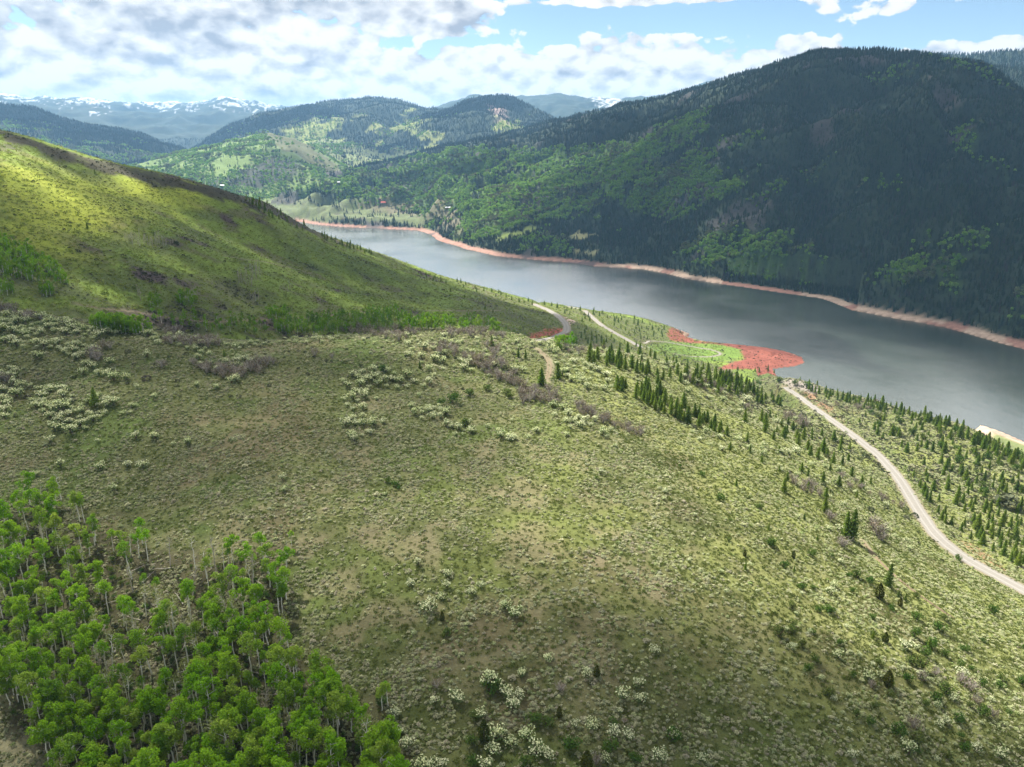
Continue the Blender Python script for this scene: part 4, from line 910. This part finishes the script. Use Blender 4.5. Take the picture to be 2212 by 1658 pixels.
# fallen trunks between them
logs = spread([(225,1200),(440,1215),(520,1300),(470,1480),(380,1560),(250,1540),(210,1380)], 20, 30, .6)+spread([(480,1350),(610,1400),(600,1520),(470,1500)], 6, 30)+[(520,1170),(566,1215),(560,1262),(300,1640),(350,1625),(420,1600),(390,1640),(230,1470),(250,1300)]
for (u, v) in logs:
    p = at(u, v); L_ = rnd.uniform(3, 7); a = rnd.uniform(0, 3.14); P = []
    for q in range(6):
        x_, y_ = p[0]+math.cos(a)*L_*(q/5-.5)+rnd.gauss(0, .06), p[1]+math.sin(a)*L_*(q/5-.5)+rnd.gauss(0, .06); P.append((x_, y_, float(hgt(np.array([x_]), np.array([y_]))[0])+.35+.25*(q/5)))
    v_, f_ = tube(np.array(P)-np.array(p), np.linspace(.14, .05, 6), 6); st = [(v_, f_, 0)]
    for q in range(3):
        b0 = np.array(P[rnd.randint(2, 4)])-np.array(p); st.append(tube([b0, b0+[rnd.gauss(0, .5), rnd.gauss(0, .5), .6]], [.04, .015], 4)+(0,))
    v_, f_, _ = join(st); o = link('fallen_log', mesh_np('fallen_log', v_, f_, [m_dead], True)); o.location = p
    THINGS.append(['log', '', u, v, o, L_])

us = [at(u, min(v, 1780)) for u, v in spread(grove, 420, 9, .6)]
for cr, st in SHR['green'][:3]: proto('understorey_kind', cr)
us = np.array(us); scatter('undergrowth', 'dark leafy undergrowth on the floor of the aspen grove', us, rng.uniform(.7, 1.9, len(us)), rng.integers(0, 3, len(us)), 'understorey_kind')

# ---- spruces: clusters and single trees, (U, V of the foot, height in metres)
con_spots = []
def cs(P, n, gap, h0, h1, keep=None): con_spots.extend([(u, v, rnd.uniform(h0, h1)) for u, v in spread(P, n, gap, .6, keep)])
cs([(1262,765),(1330,770),(1400,800),(1395,812),(1340,800),(1265,782)], 22, 8, 6, 9.5); cs([(1400,800),(1440,815),(1430,845),(1400,830)], 4, 14, 5, 7)
cs([(1325,830),(1350,832),(1352,846),(1328,844)], 7, 6, 5, 7)
cs([(1368,842),(1400,838),(1450,865),(1505,900),(1490,915),(1440,900),(1395,875),(1372,862)], 36, 10, 5, 9); cs([(1505,900),(1575,930),(1570,942),(1500,918)], 12, 9, 5, 8)
cs([(1450,800),(1560,815),(1640,845),(1700,870),(1690,885),(1600,862),(1500,835),(1440,815)], 52, 8, 6, 9)
cs([(1560,760+55),(1640,830),(1600,838),(1540,820)], 14, 8, 7, 10)
cs([(1600,900),(1680,900),(1760,930),(1830,960),(1850,1000),(1800,1010),(1700,965),(1620,925)], 34, 16, 5, 8.5)
cs([(1560,940),(1700,980),(1850,1020),(1900,1080),(1800,1090),(1650,1040),(1570,980)], 16, 34, 3.5, 6.5)
cs([(1740,838),(1850,862),(1960,885),(2080,928),(2140,958),(2212,1000),(2212,1020),(2120,975),(2000,915),(1850,878),(1760,855)], 100, 7.5, 6, 10.5)
cs([(1830,900),(1960,905),(2100,965),(2212,1030),(2212,1120),(2100,1075),(1980,1000),(1900,950)], 70, 13, 5, 9)
cs([(1960,1000),(2100,1085),(2212,1130),(2212,1230),(2120,1180),(2030,1125),(1985,1060)], 62, 13, 5, 8.5, lambda u, v: 1. if v > 1080 else .5)
cs([(1560,790),(1600,800),(1700,800),(1780,835),(1750,832),(1680,806),(1600,803)], 16, 9, 5, 9)
cs([(1150,650),(1260,660),(1440,708),(1440,735),(1380,735),(1320,705),(1250,690)], 62, 9, 5, 9); cs([(1250,690),(1330,735),(1440,765),(1540,800),(1480,800),(1350,770),(1230,745)], 50, 10, 4, 8)
cs([(1400,725),(1470,760),(1550,782),(1480,765)], 10, 12, 5, 7)
cs([(900,588),(1000,612),(1150,650),(1150,662),(1000,624),(900,598)], 24, 9, 5, 8); cs([(700,508),(800,545),(805,552),(700,520)], 22, 7, 5, 9); cs([(525,428),(590,440),(690,492),(705,512),(650,500),(560,458)], 36, 8, 6, 10)
cs([(960,625),(1120,665),(1100,690),(1000,670)], 6, 30, 4, 6)
for u, v, h in [(1838,1165,15.5),(1828,1158,13),(1918,1265,9),(1782,1105,6.5),(1693,1062,7.5),(1737,1122,3),(1590,1050,3.5),(1745,1030,5),(1205,838-20,8),(1170,830,9),(1062,748,6),(907,795,4),(1120,772,5),(1135,775,5),(1183,772,7),
                 (205,875,8),(189,495,6),(205,375,5),(333,510,5),(1048,668,6),(2135,1245,4.5),(2063,1185,5),(2096,1165,5),(1765,1170,3),(1940,1290,3),(1955,1300,3.5),(1610,1230,3),(1715,1235,2.5),(1925,1480,3.5),(1885,1380,3),(2005,1400,4),(1660,1145,3),(1860,1050,6),(1880,1045,5),(1905,1150,4),(485,770,4)]:
    con_spots.append((u, v, h))
con_l = []
for u, v, h in con_spots:
    p = at(u, v)
    if on_road(np.array([p[0]]), np.array([p[1]]))[0] < 1.5 or p[2] < .6: continue
    con_l.append((h*px_per_m(p)*S, u, v, h, p))
con_l.sort(key=lambda q: -q[0]); print('spruces', len(con_l))
for (spx, u, v, h, p) in con_l[:296]:
    cr, tr = rnd.choice(SPR); h *= rnd.uniform(.85, 1.12); wd = rnd.uniform(.9, 1.4)*h
    o = put('spruce_tree', (p[0], p[1], p[2]-.05), (wd, wd, h), rnd.uniform(0, 6.28), cr, tr, spx > 6.5, (rnd.gauss(0, .02), rnd.gauss(0, .02))); THINGS.append(['spruce', 'tall' if h > 7.6 else 'low' if h < 5.3 else '', u, v, o, h])
rest = con_l[296:]
for cr, tr in SPR[:4]: proto('young_spruce', cr)
scatter('young_conifers', 'small dark conifers dotted along the far shore road', np.array([[q[4][0], q[4][1], q[4][2]-.05] for q in rest]), [q[3] for q in rest], rng.integers(0, 4, len(rest)), 'young_spruce')
# ---- aspen stands in the gully (too many and too small to count)
st_ = []
for P, n, g in [([(0,520),(60,540),(130,590),(150,615),(100,610),(0,600)], 95, 7), ([(590,700),(700,690),(830,684),(930,690),(1075,694),(1075,706),(960,716),(830,715),(700,722),(600,722)], 230, 6), ([(780,678),(860,676),(860,684),(790,686)], 22, 7), ([(575,680),(625,680),(630,690),(580,692)], 18, 6), ([(195,712),(230,705),(325,720),(300,722),(210,718)], 46, 6),
                ([(1200,748),(1245,735),(1245,748),(1205,757)], 18, 7), ([(0,620),(30,625),(30,640),(0,640)], 8, 8), ([(88,630),(118,628),(115,640),(90,642)], 9, 7), ([(320,655),(350,655),(345,665),(322,665)], 7, 7), ([(380,640),(430,650),(420,665),(385,660)], 12, 9), ([(960,705),(1100,715),(1120,725),(1000,715)], 10, 10), ([(330,690),(560,700),(580,720),(380,712)], 26, 16)]:
    st_ += [at(u, v)+((1,) if n > 0 else ()) for u, v in spread(P, n, g, .5)]
for kind in ('bushy', 'tall'):
    for tr, cr, H in ASP[kind][:5 if kind == 'bushy' else 1]:
        v1 = np.array([p.co[:] for p in cr.vertices]); v2 = np.array([p.co[:] for p in tr.vertices]); f1 = [tuple(p.vertices) for p in cr.polygons]; f2 = [tuple(p.vertices) for p in tr.polygons]
        co_, fa_, mi_ = join([(v1, f1, 0), (v2, f2, 1)]); proto('valley_aspen', mesh_np('valley_aspen', co_, fa_, [m_leafA, m_bark], mi=mi_))
st_ = np.array([q[:3] for q in st_]); scatter('aspen_stand', 'bright green aspen thickets filling the gully behind the near crest', st_-[0, 0, .2], rng.uniform(.5, .85, len(st_)), rng.integers(0, 6, len(st_)), 'valley_aspen')
st_ = []
for P, n, g in [([(512,598),(560,570),(568,600),(535,625),(515,615)], 40, 5), ([(540,645),(560,645),(560,655),(545,655)], 8, 5), ([(600,625),(635,620),(630,632),(605,634)], 10, 6), ([(265,520),(330,515),(375,525),(370,535),(280,535)], 40, 6), ([(290,625),(300,640),(310,660)], 3, 6)]:
    st_ += [at(u, v) for u, v in spread(P, n, g, .5)]
for tr, cr, H in ASP['bare']: proto('pale_aspen', tr)
st_ = np.array(st_); scatter('leafless_aspens', 'pale leafless aspens standing in the grass of the middle hill', st_-[0, 0, .2], rng.uniform(.5, .85, len(st_)), rng.integers(0, 3, len(st_)), 'pale_aspen')

# ---- white-flowering shrubs: (U, V, width in photograph pixels)
B_ = []
def z8(*L): return [(737+x*.3335, 1104.5+y*.3335, s*.3335*2.0) for x, y, s in L]
B_ += z8((500,345,26),(690,415,30),(450,480,26),(685,495,28),(905,490,24),(845,540,28),(645,565,28),(570,640,50),(1060,630,38),(1135,685,44),(840,680,18),(470,800,20),(1340,965,34),(1165,1065,32),(970,1130,56),(745,1220,44),(605,1245,30),(1070,1190,42),(1150,1210,34),(1115,1285,48),(1590,1075,34),(1925,1125,32),(1830,1220,44),(1950,1235,38),(350,1325,34),(380,1435,28),(430,1525,38),(325,1635,42),(910,1330,36),(1000,1470,56),(990,1570,46),(1100,1515,38),(1200,1480,50),(1270,1580,54),(1340,1610,42),(510,1660,44),(580,1655,40),(650,1650,36),(930,1665,42),(1520,1400,28),(1620,1405,38),(1765,1465,42),(1860,1460,40),(1800,1300,20),(2025,910,28),(2060,1620,44),(1710,1625,32),(2150,1475,40),(2000,180,18),(910,880,10),(990,865,14),(1370,1060,12),(1300,1040,12),(810,1480,18),(1125,1310,16),(1460,1390,16))
B_ += [(U+738, V, s) for U, V, s in z8((960,535,28),(705,895,24),(1005,945,30),(1435,890,32),(1510,890,20),(1145,940,16),(1200,1090,34),(1280,1080,26),(1540,1080,30),(1460,1570,42),(130,1620,32),(1080,1430,18),(1660,1390,26),(1700,1380,26),(820,785,16),(980,485,22),(900,580,18),(745,45,18),(1450,195,18),(1470,250,18),(1650,1270,22),(1760,1225,26),(1800,1065,28),(80,30,16),(1010,125,24),(950,120,20),(1330,125,18),(1370,170,16),(1020,335,22),(1360,1400,14),(1800,1340,18),(1100,1590,28),(600,1640,14),(1600,1100,16),(2000,1230,18),(1900,1550,26),(2060,1600,34),(2180,680,22),(540,1350,16),(160,1370,18),(1040,1310,12),(640,1530,14))]
def z4(*L): return [(x*.3335, 553+y*.3335, s*.3335*2.0) for x, y, s in L]
B_ += z4((925,1370,30),(830,1365,24),(645,1380,28),(395,1365,28),(740,1515,24),(230,1425,22),(330,1205,24),(880,1180,24),(1005,1180,28),(1125,1225,16),(1215,1225,26),(635,1210,18),(1830,1450,24),(1850,1525,26),(885,855,20),(1400,860,22),(1280,840,20),(950,655,24),(240,665,28),(420,635,22),(710,700,28),(1000,920,22),(850,975,18),(880,980,20),(800,1030,20),(850,1020,16),(640,775,26),(700,780,26),(740,805,30),(820,800,24),(560,715,24),(540,770,28),(600,730,24),(1530,810,26),(1310,635,22),(1355,645,22),(1265,610,22),(1290,665,24),(1500,820,26))
def sb(P, n, gap, s0, s1): B_.extend([(u, v, rnd.uniform(s0*.8, s1)) for u, v in spread(P, n, gap*1.3, .6)])
sb(r4((190,830),(500,880),(740,930),(720,1020),(620,1100),(520,1160),(360,1140),(280,1050),(180,930)), 46, 11, 12, 24)
sb(r4((0,390),(200,400),(440,440),(700,480),(900,500),(700,520),(560,560),(380,500),(180,540),(0,500)), 60, 9, 10, 20); sb(r4((0,560),(140,560),(640,590),(640,650),(480,680),(380,620),(150,600)), 28, 11, 10, 19)
sb(r4((0,700),(120,740),(140,860),(0,1100)), 14, 13, 12, 22); sb(r4((900,500),(1180,520),(1430,560),(1300,620),(1000,580)), 16, 11, 9, 17); sb(r4((1250,700),(1560,650),(1640,700),(1600,760),(1400,740)), 14, 11, 9, 17)
sb(r4((1430,560),(1560,580),(1660,560),(2200,510),(2200,560),(1700,580),(1500,620)), 30, 8, 8, 15); sb(r5((0,510),(300,510),(600,520),(1050,540),(1250,600),(1100,640),(800,620),(400,590),(100,560)), 44, 9, 8, 17)
sb(r5((400,600),(700,590),(960,640),(1200,760),(1200,830),(1000,800),(800,740),(600,760),(480,700)), 32, 12, 12, 20)
sb(r5((0,760),(300,740),(300,860),(180,1000),(250,1080),(200,1180),(60,1190),(0,1120)), 34, 12, 13, 24); sb(r5((300,760),(640,780),(640,820),(400,900),(320,860)), 10, 14, 14, 22)
sb(r5((450,980),(640,980),(700,1040),(560,1080),(480,1040)), 14, 10, 13, 22); sb(r5((660,1100),(860,1090),(900,1180),(720,1160)), 9, 11, 13, 20); sb(r5((1020,1150),(1130,1190),(1090,1200),(1040,1180)), 5, 8, 14, 20)
sb(r5((1200,560),(1450,600),(1700,760),(1800,860),(1650,880),(1500,820),(1380,740),(1300,640)), 42, 11, 11, 20); sb(r5((1450,580),(1900,640),(2200,700),(2200,760),(1900,720),(1600,640)), 26, 11, 9, 16)
sb(r5((1350,960),(1450,980),(1760,1130),(1740,1190),(1620,1160),(1440,1100),(1350,1020)), 16, 12, 12, 20)
B_ += [(737+x*.3335, 553+y*.3335, s*.667) for x, y, s in ((1265,1140,24),(1210,1185,22),(1460,1165,20),(1530,1100,20),(1680,1410,24),(1775,1235,16),(845,1145,30),(2100,1530,20),(505,910,20),(950,1110,20),(1110,1070,16),(800,1240,8),(2090,1580,16),(280,1550,16),(190,1150,24),(280,1085,24),(85,1200,28),(80,1160,20),(60,1070,26),(120,1085,22))]
sb(r6((0,780),(200,860),(500,960),(800,1060),(820,1120),(500,1080),(200,960),(0,900)), 24, 16, 9, 18); sb(r6((0,1150),(250,1150),(500,1220),(700,1300),(500,1290),(200,1260)), 16, 20, 9, 17); sb(r6((400,1200),(900,1300),(1300,1500),(1400,1650),(1000,1640),(700,1500)), 22, 22, 9, 17)
sb([(1480,1150),(1700,1230),(1900,1400),(2100,1500),(2150,1650),(1900,1640),(1700,1500),(1500,1300)], 30, 40, 7, 14)
b_l = []
for u, v, wpx in B_:
    if v > 1700: continue
    p = at(u, v); 
    if on_road(np.array([p[0]]), np.array([p[1]]))[0] < 1.0: continue
    b_l.append((wpx, u, v, p))
b_l.sort(key=lambda q: -q[0]); print('blossom', len(b_l))
def shrub(kind, name, q, flat=.8, tagk=None):
    wpx, u, v, p = q; wm = wpx/px_per_m(p); cr, st = rnd.choice(SHR[kind]); s = wm/1.12
    return put(name, (p[0], p[1], p[2]-.05), (s*rnd.uniform(.9, 1.15), s*rnd.uniform(.9, 1.1), s*flat*rnd.uniform(.85, 1.2)), rnd.uniform(0, 6.28), cr, st, wpx*S > 7)
for q in b_l[:298]: o = shrub('bloom', 'flowering_shrub', q, .95); THINGS.append(['bloom', '', q[1], q[2], o, q[0]])
for cr, st in SHR['bloom']: proto('pale_shrub', cr)
rest = b_l[298:]
if rest: scatter('pale_shrubs', 'small cream-flowering shrubs scattered among the sagebrush', np.array([q[3] for q in rest]), [q[0]/px_per_m(q[3])/1.25 for q in rest], rng.integers(0, 5, len(rest)), 'pale_shrub')
# ---- green bushes, junipers and grey leafless thickets
G_ = z8((960,1170,50),(1250,1360,40),(865,1340,38),(860,1515,38),(860,1640,42),(1480,1540,54),(1330,1380,34),(1750,1380,32),(1200,1640,42),(1750,1550,50),(1900,1620,38),(250,1250,34),(680,810,28),(2140,1480,44),(240,1200,24))
G_ += [(737+x*.3335, 553+y*.3335, s*.667) for x, y, s in ((835,905,30),(720,950,40),(650,960,30),(940,870,26),(1090,920,22),(270,745,24),(1070,905,24),(360,1490,26),(300,1470,22),(1660,1450,16),(2190,1365,12),(370,1510,14),(800,1100,28))]
G_ += [(1475+x*.3335, 1104.5+y*.3335, s*.667) for x, y, s in ((1130,430,26),(960,660,26),(1500,1490,42),(1550,1020,40),(1600,870,34),(1080,1580,0),(940,1190,34),(620,810,36),(715,790,30),(1560,925,30),(1940,1310,36),(1000,880,0),(1780,320,22),(1350,640,22),(2000,660,26),(1700,1170,38),(1380,1440,40),(1640,1230,34),(2050,1140,24),(1240,1270,24),(840,500,20),(570,220,26),(300,190,16),(820,1030,30),(1700,940,24),(1790,1000,20),(930,640,22),(1690,700,20)) if s > 0]
for q in spread([(1500,1000),(1900,1250),(2212,1400),(2212,1650),(1900,1640),(1700,1350)], 48, 42, .6): G_.append((q[0], q[1], rnd.uniform(10, 22)))
for q in spread(r6((300,780),(900,830),(1300,930),(1800,1100),(2200,1300),(2200,1600),(1900,1560),(1500,1200),(900,960)), 42, 26, .6): G_.append((q[0], q[1], rnd.uniform(9, 17)))
for q in G_:
    if q[1] > 1690: continue
    p = at(q[0], q[1])
    if on_road(np.array([p[0]]), np.array([p[1]]))[0] < 1.0: continue
    o = shrub('green', 'green_shrub', (q[2], q[0], q[1], p), .95); THINGS.append(['green', '', q[0], q[1], o, q[2]])
W_ = z8((1420,1160,36),(1650,1640,40),(620,1140,38),(1830,1370,24))+[(1475+x*.3335, 1104.5+y*.3335, s*.667) for x, y, s in ((955,55,34),(1260,160,56),(1230,110,40),(1040,230,46),(1290,190,36),(760,90,0),(1860,1160,40),(1800,1100,28),(1490,1400,40),(1640,1060,30),(1900,1240,30),(2010,1330,34),(1540,1090,34),(1220,1140,30),(1360,430,22)) if s > 0]
def sw(P, n, gap, s0, s1): W_.extend([(u, v, rnd.uniform(s0*.8, s1*.9)) for u, v in spread(P, n, gap*1.2, .6)])
sw(r5((780,650),(880,650),(1060,700),(1080,730),(960,720),(1040,780),(1200,840),(1180,860),(1000,800),(840,710)), 34, 8, 16, 28); sw(r5((1150,850),(1340,880),(1440,930),(1420,960),(1180,960),(1150,900)), 20, 10, 16, 28); sw(r5((1500,940),(1600,1000),(1720,1060),(1700,1100),(1590,1060),(1520,1000)), 16, 9, 14, 26); sw(r5((1720,1060),(1960,1140),(1940,1170),(1750,1100)), 12, 9, 12, 22)
sw(r5((0,480),(140,480),(500,485),(500,510),(380,550),(200,520),(0,500)), 26, 9, 15, 27); sw(r5((640,500),(860,485),(1060,510),(1040,540),(820,520),(660,525)), 20, 9, 14, 26); sw(r5((580,590),(740,590),(760,660),(620,640)), 10, 12, 16, 28); sw(r5((940,590),(1020,610),(1000,650),(940,640)), 5, 12, 16, 26); sw(r5((1080,720),(1150,740),(1120,780)), 4, 10, 14, 22); sw(r5((1400,590),(1520,610),(1700,600),(1840,620),(1700,640),(1500,640)), 12, 11, 13, 22)
sw(r4((0,350),(170,370),(300,420),(250,430),(120,400),(0,385)), 16, 10, 16, 28); sw(r4((1250,700),(1400,730),(1600,720),(1720,680),(1800,710),(1620,790),(1440,790),(1300,750)), 24, 11, 18, 32); sw(r4((1060,540),(1240,560),(1430,560),(1430,590),(1260,590),(1080,570)), 14, 11, 18, 30); sw(r4((580,640),(660,640),(650,690),(590,680)), 4, 12, 18, 28); sw(r4((640,560),(760,590),(740,610),(640,580)), 5, 12, 16, 24); sw(r4((1030,460),(1180,480),(1160,510),(1050,500)), 5, 10, 16, 24)
W_ += z4((1050,720,36),(40,810,34),(2040,650,36),(2150,660,24))
sw(r6((640,1020),(760,1060),(820,1110),(780,1120),(660,1060)), 9, 10, 14, 24); sw(r6((360,980),(460,990),(450,1030),(380,1010)), 4, 12, 16, 24); sw(r6((0,750),(100,790),(300,900),(340,940),(150,880),(0,800)), 14, 12, 13, 22); sw(r6((700,1450),(860,1480),(900,1560),(740,1540)), 7, 13, 16, 26); sw(r6((1000,1400),(1120,1460),(1300,1560),(1440,1640),(1240,1580),(1020,1480)), 10, 18, 14, 24); sw(r6((900,950),(1100,960),(1300,920),(1250,1000),(1000,1010)), 8, 20, 14, 22); sw(r6((700,870),(880,900),(860,930),(740,900)), 6, 12, 12, 20)
for q in W_:
    if q[1] > 1690: continue
    p = at(q[0], q[1])
    if on_road(np.array([p[0]]), np.array([p[1]]))[0] < 1.0: continue
    o = shrub('grey', 'leafless_shrub', (q[2], q[0], q[1], p), .95); THINGS.append(['grey', '', q[0], q[1], o, q[2]])
jun = []
for k in range(2):
    r_ = np.random.default_rng(900+k); n = 620; h = r_.uniform(0, 1, n)**1.2; a = r_.uniform(0, 6.28, n); rad = .30*np.sin(np.clip(h*.8+.18, 0, 1)*math.pi)**.8*(1-h*.45)*r_.uniform(.6, 1.05, n)
    q, fq = leaf_quads(np.c_[np.cos(a)*rad, np.sin(a)*rad, h*.95+.03], .045, .2); jun.append(mesh_np('juniper_crown', q, fq, [m_olive]))
jt, jf = tube([(0, 0, -.05), (0, 0, .6)], [.03, .015], 6); jtm = mesh_np('juniper_trunk', jt, jf, [m_brown])
for (U, V, hpx) in [(737+925*.3335, 1104.5+1480*.3335, 46), (737+1590*.3335, 1104.5+1670*.3335, 44), (737+1412*.3335, 1104.5+1330*.3335, 24), (737+655*.3335, 1104.5+705*.3335, 20), (737+1655*.3335, 1104.5+1070*.3335, 26), (1475+1325*.3335, 1104.5+1130*.3335, 34), (1475+1310*.3335, 1104.5+850*.3335, 22), (1475+1405*.3335, 1104.5+610*.3335, 18), (1475+715*.3335, 1104.5+300*.3335, 16), (1475+400*.3335, 1104.5+290*.3335, 14), (1475+1270*.3335, 1104.5+560*.3335, 32)]:
    p = at(U, min(V, 1668)); h = hpx/px_per_m(p)*1.05; o = put('juniper_tree', (p[0], p[1], p[2]-.05), h, rnd.uniform(0, 6), jun[rnd.randint(0, 1)], jtm); THINGS.append(['juniper', '', U, V, o, hpx])

# ------------------------------------------------------------------ cabins across the water
m_red = plain('red_roof', (.45, .05, .04), .6, .1); m_wht = plain('pale_roof', (.75, .76, .78), .5, .05); m_wall = plain('cabin_wall', (.28, .20, .14), .8, .15); m_win = plain('window_glass', (.03, .04, .05), .2, .1)
def cabin(U, V, L_, W_c, H_, rz, roofm, label):
    x, y, z = at(U, V); e = bpy.data.objects.new('cabin', None); C.objects.link(e); e.location = (x, y, z-.3); e.rotation_euler = (0, 0, rz); tag(e, label, 'cabin')
    v, f = box(-L_/2, L_/2, -W_c/2, W_c/2, 0, H_); link('wall', mesh_np('wall', v, f, [m_wall]), e)
    a, b, o_ = L_/2+.6, W_c/2+.7, .25; ht = H_+W_c*.32
    v = [(-a, -b, H_-.2), (a, -b, H_-.2), (a, 0, ht), (-a, 0, ht), (a, b, H_-.2), (-a, b, H_-.2)]; v += [(p[0], p[1], p[2]+o_) for p in v]
    f = [(0, 1, 2, 3), (3, 2, 4, 5), (6, 9, 8, 7), (9, 11, 10, 8), (0, 6, 7, 1), (5, 4, 10, 11), (0, 3, 9, 6), (3, 5, 11, 9), (1, 7, 8, 2), (2, 8, 10, 4)]
    link('roof', mesh_np('roof', np.array(v), f, [roofm]), e)
    for s_ in (-1, 1):
        v, f = box(s_*L_*.25-1, s_*L_*.25+1, -W_c/2-.06, -W_c/2-.003, 1.2, 2.6); link('window', mesh_np('window', v, f, [m_win]), e)
cabin(828, 440, 20, 12, 5, .3, m_red, 'cabin with a bright red roof in the meadow past the head of the lake')
cabin(968, 449, 17, 8, 3, -.2, m_wht, 'long cabin with a pale metal roof among aspens above the far shore')
cabin(481, 403, 20, 12, 5, .2, m_wht, 'pale-roofed cabin at the foot of the round knob hill')
cabin(716, 397, 18, 10, 4.5, .1, m_wht, 'western of two pale cabins on the grey flats beyond the lake')
cabin(734, 396, 22, 10, 4.5, .3, m_wht, 'eastern of two pale cabins on the grey flats beyond the lake')
cabin(819, 431, 12, 8, 4, .4, m_wall, 'small brown cabin just behind the red-roofed one')

# ------------------------------------------------------------------ labels: look first, then where to find it
ORD = ['first', 'second', 'third', 'fourth', 'fifth', 'sixth', 'seventh', 'eighth', 'ninth', 'tenth', 'eleventh', 'twelfth']
ZN = {
 'aspen': ([('by the log-strewn clearing', lambda u, v: 215 < u < 450 and v < 1400), ('on the grove\'s sagebrush edge', lambda u, v: u >= 520 and v < 1480), ('at the grove\'s upper left', lambda u, v: u < 215 and v < 1300), ('in the middle of the grove', lambda u, v: v < 1480 and u >= 215), ('at the grove\'s left side', lambda u, v: v < 1560 and u < 215), ('at the grove\'s foot', lambda u, v: True)], 'aspens growing in the near grove', 'aspen'),
 'log': ([('in the upper clearing', lambda u, v: v < 1320), ('in the mid grove', lambda u, v: v < 1480), ('at the grove foot', lambda u, v: True)], 'fallen trunks in the aspen grove', 'log'),
 'spruce': ([('below the shore road', lambda u, v: u > 1740 and v < 935+(u-1740)*.28 and u < 1990 or u > 1990 and v < 1010), ('between road and water', lambda u, v: u > 1880 and v < 1110+(u-1980)*.62), ('in the sunny clump', lambda u, v: 1260 < u < 1580 and 755 < v < 945), ('by the parking turnout', lambda u, v: 1440 < u <= 1790 and v < 900), ('on the slope above the road', lambda u, v: u > 1580), ('by the peninsula roads', lambda u, v: u > 1140 and v < 755), ('on the middle hill', lambda u, v: v < 700), ('on the near hill', lambda u, v: True)], 'spruces on the slopes above the lake', 'spruce'),
 'bloom': ([('by the bottom edge', lambda u, v: v > 1520), ('low on the near hill', lambda u, v: v > 1180), ('on the shady left slope', lambda u, v: u < 420 and v > 800), ('along the crest', lambda u, v: v < 770 and u < 1120), ('on the sunny crest', lambda u, v: u >= 1120 and v < 900), ('around the mid-slope thickets', lambda u, v: 420 <= u < 1400), ('toward the gravel road', lambda u, v: u >= 1400), ('in the shade', lambda u, v: True)], 'cream-flowering shrubs on the near hill', 'shrub'),
 'green': ([('by the bottom edge', lambda u, v: v > 1520), ('below the gravel road', lambda u, v: u > 1500 and v < 1120 and v < 830+(u-1690)*.9), ('on the slope above the road', lambda u, v: u > 1480), ('on the mid-slope', lambda u, v: True)], 'green shrubs on the near hill', 'shrub'),
 'grey': ([('by the bottom edge', lambda u, v: v > 1400), ('along the crest', lambda u, v: v < 740 and u < 1120), ('in the diagonal thicket', lambda u, v: 980 < u < 1400 and v < 960), ('in the left thicket', lambda u, v: u < 700), ('toward the gravel road', lambda u, v: u >= 1400), ('on the mid-slope', lambda u, v: True)], 'leafless grey shrubs on the near hill', 'shrub'),
 'juniper': ([('on the near hill', lambda u, v: True)], 'junipers among the sagebrush', 'tree')}
LOOK = {'aspen': {'wide': 'round-crowned green aspen', 'tall': 'full leafy green aspen', 'tuft': 'tufted aspen on bare stem', 'thin': 'thin yellowish aspen', 'bare': 'pale leafless aspen'},
        'spruce': {'tall': 'tall dark spruce', 'low': 'small young spruce', '': 'mid-sized spruce'}, 'log': {'': 'bleached fallen trunk'}, 'bloom': {'': 'cream-white flowering shrub'}, 'green': {'': 'rounded leafy green shrub'}, 'grey': {'': 'grey-violet leafless shrub'}, 'juniper': {'': 'olive upright juniper'}}
buck = {}
for T in THINGS:
    zi = next(i for i, (nm, f) in enumerate(ZN[T[0]][0]) if f(T[2], T[3])); buck.setdefault((T[0], T[1], zi), []).append(T)
used_labels = set()
for (k, lk, zi), L_ in buck.items():
    zn = ZN[k][0][zi][0]; look = LOOK[k][lk]; L_.sort(key=lambda T: T[3]); nrow = max(1, math.ceil(len(L_)/9)); per = math.ceil(len(L_)/nrow)
    rows = [sorted(L_[i:i+per], key=lambda T: T[2]) for i in range(0, len(L_), per)]
    for ri, row in enumerate(rows):
        for ci_, T in enumerate(row):
            pos = '' if len(L_) == 1 else f', {ORD[ci_]} from left' if nrow == 1 else f', {"topmost " if ri == 0 else ORD[min(ri, 11)]+" "}row, {ORD[ci_]} from left'
            lab = f'{look} {zn}{pos}'; assert lab not in used_labels, lab
            used_labels.add(lab); tag(T[4], lab, ZN[k][2], ZN[k][1])
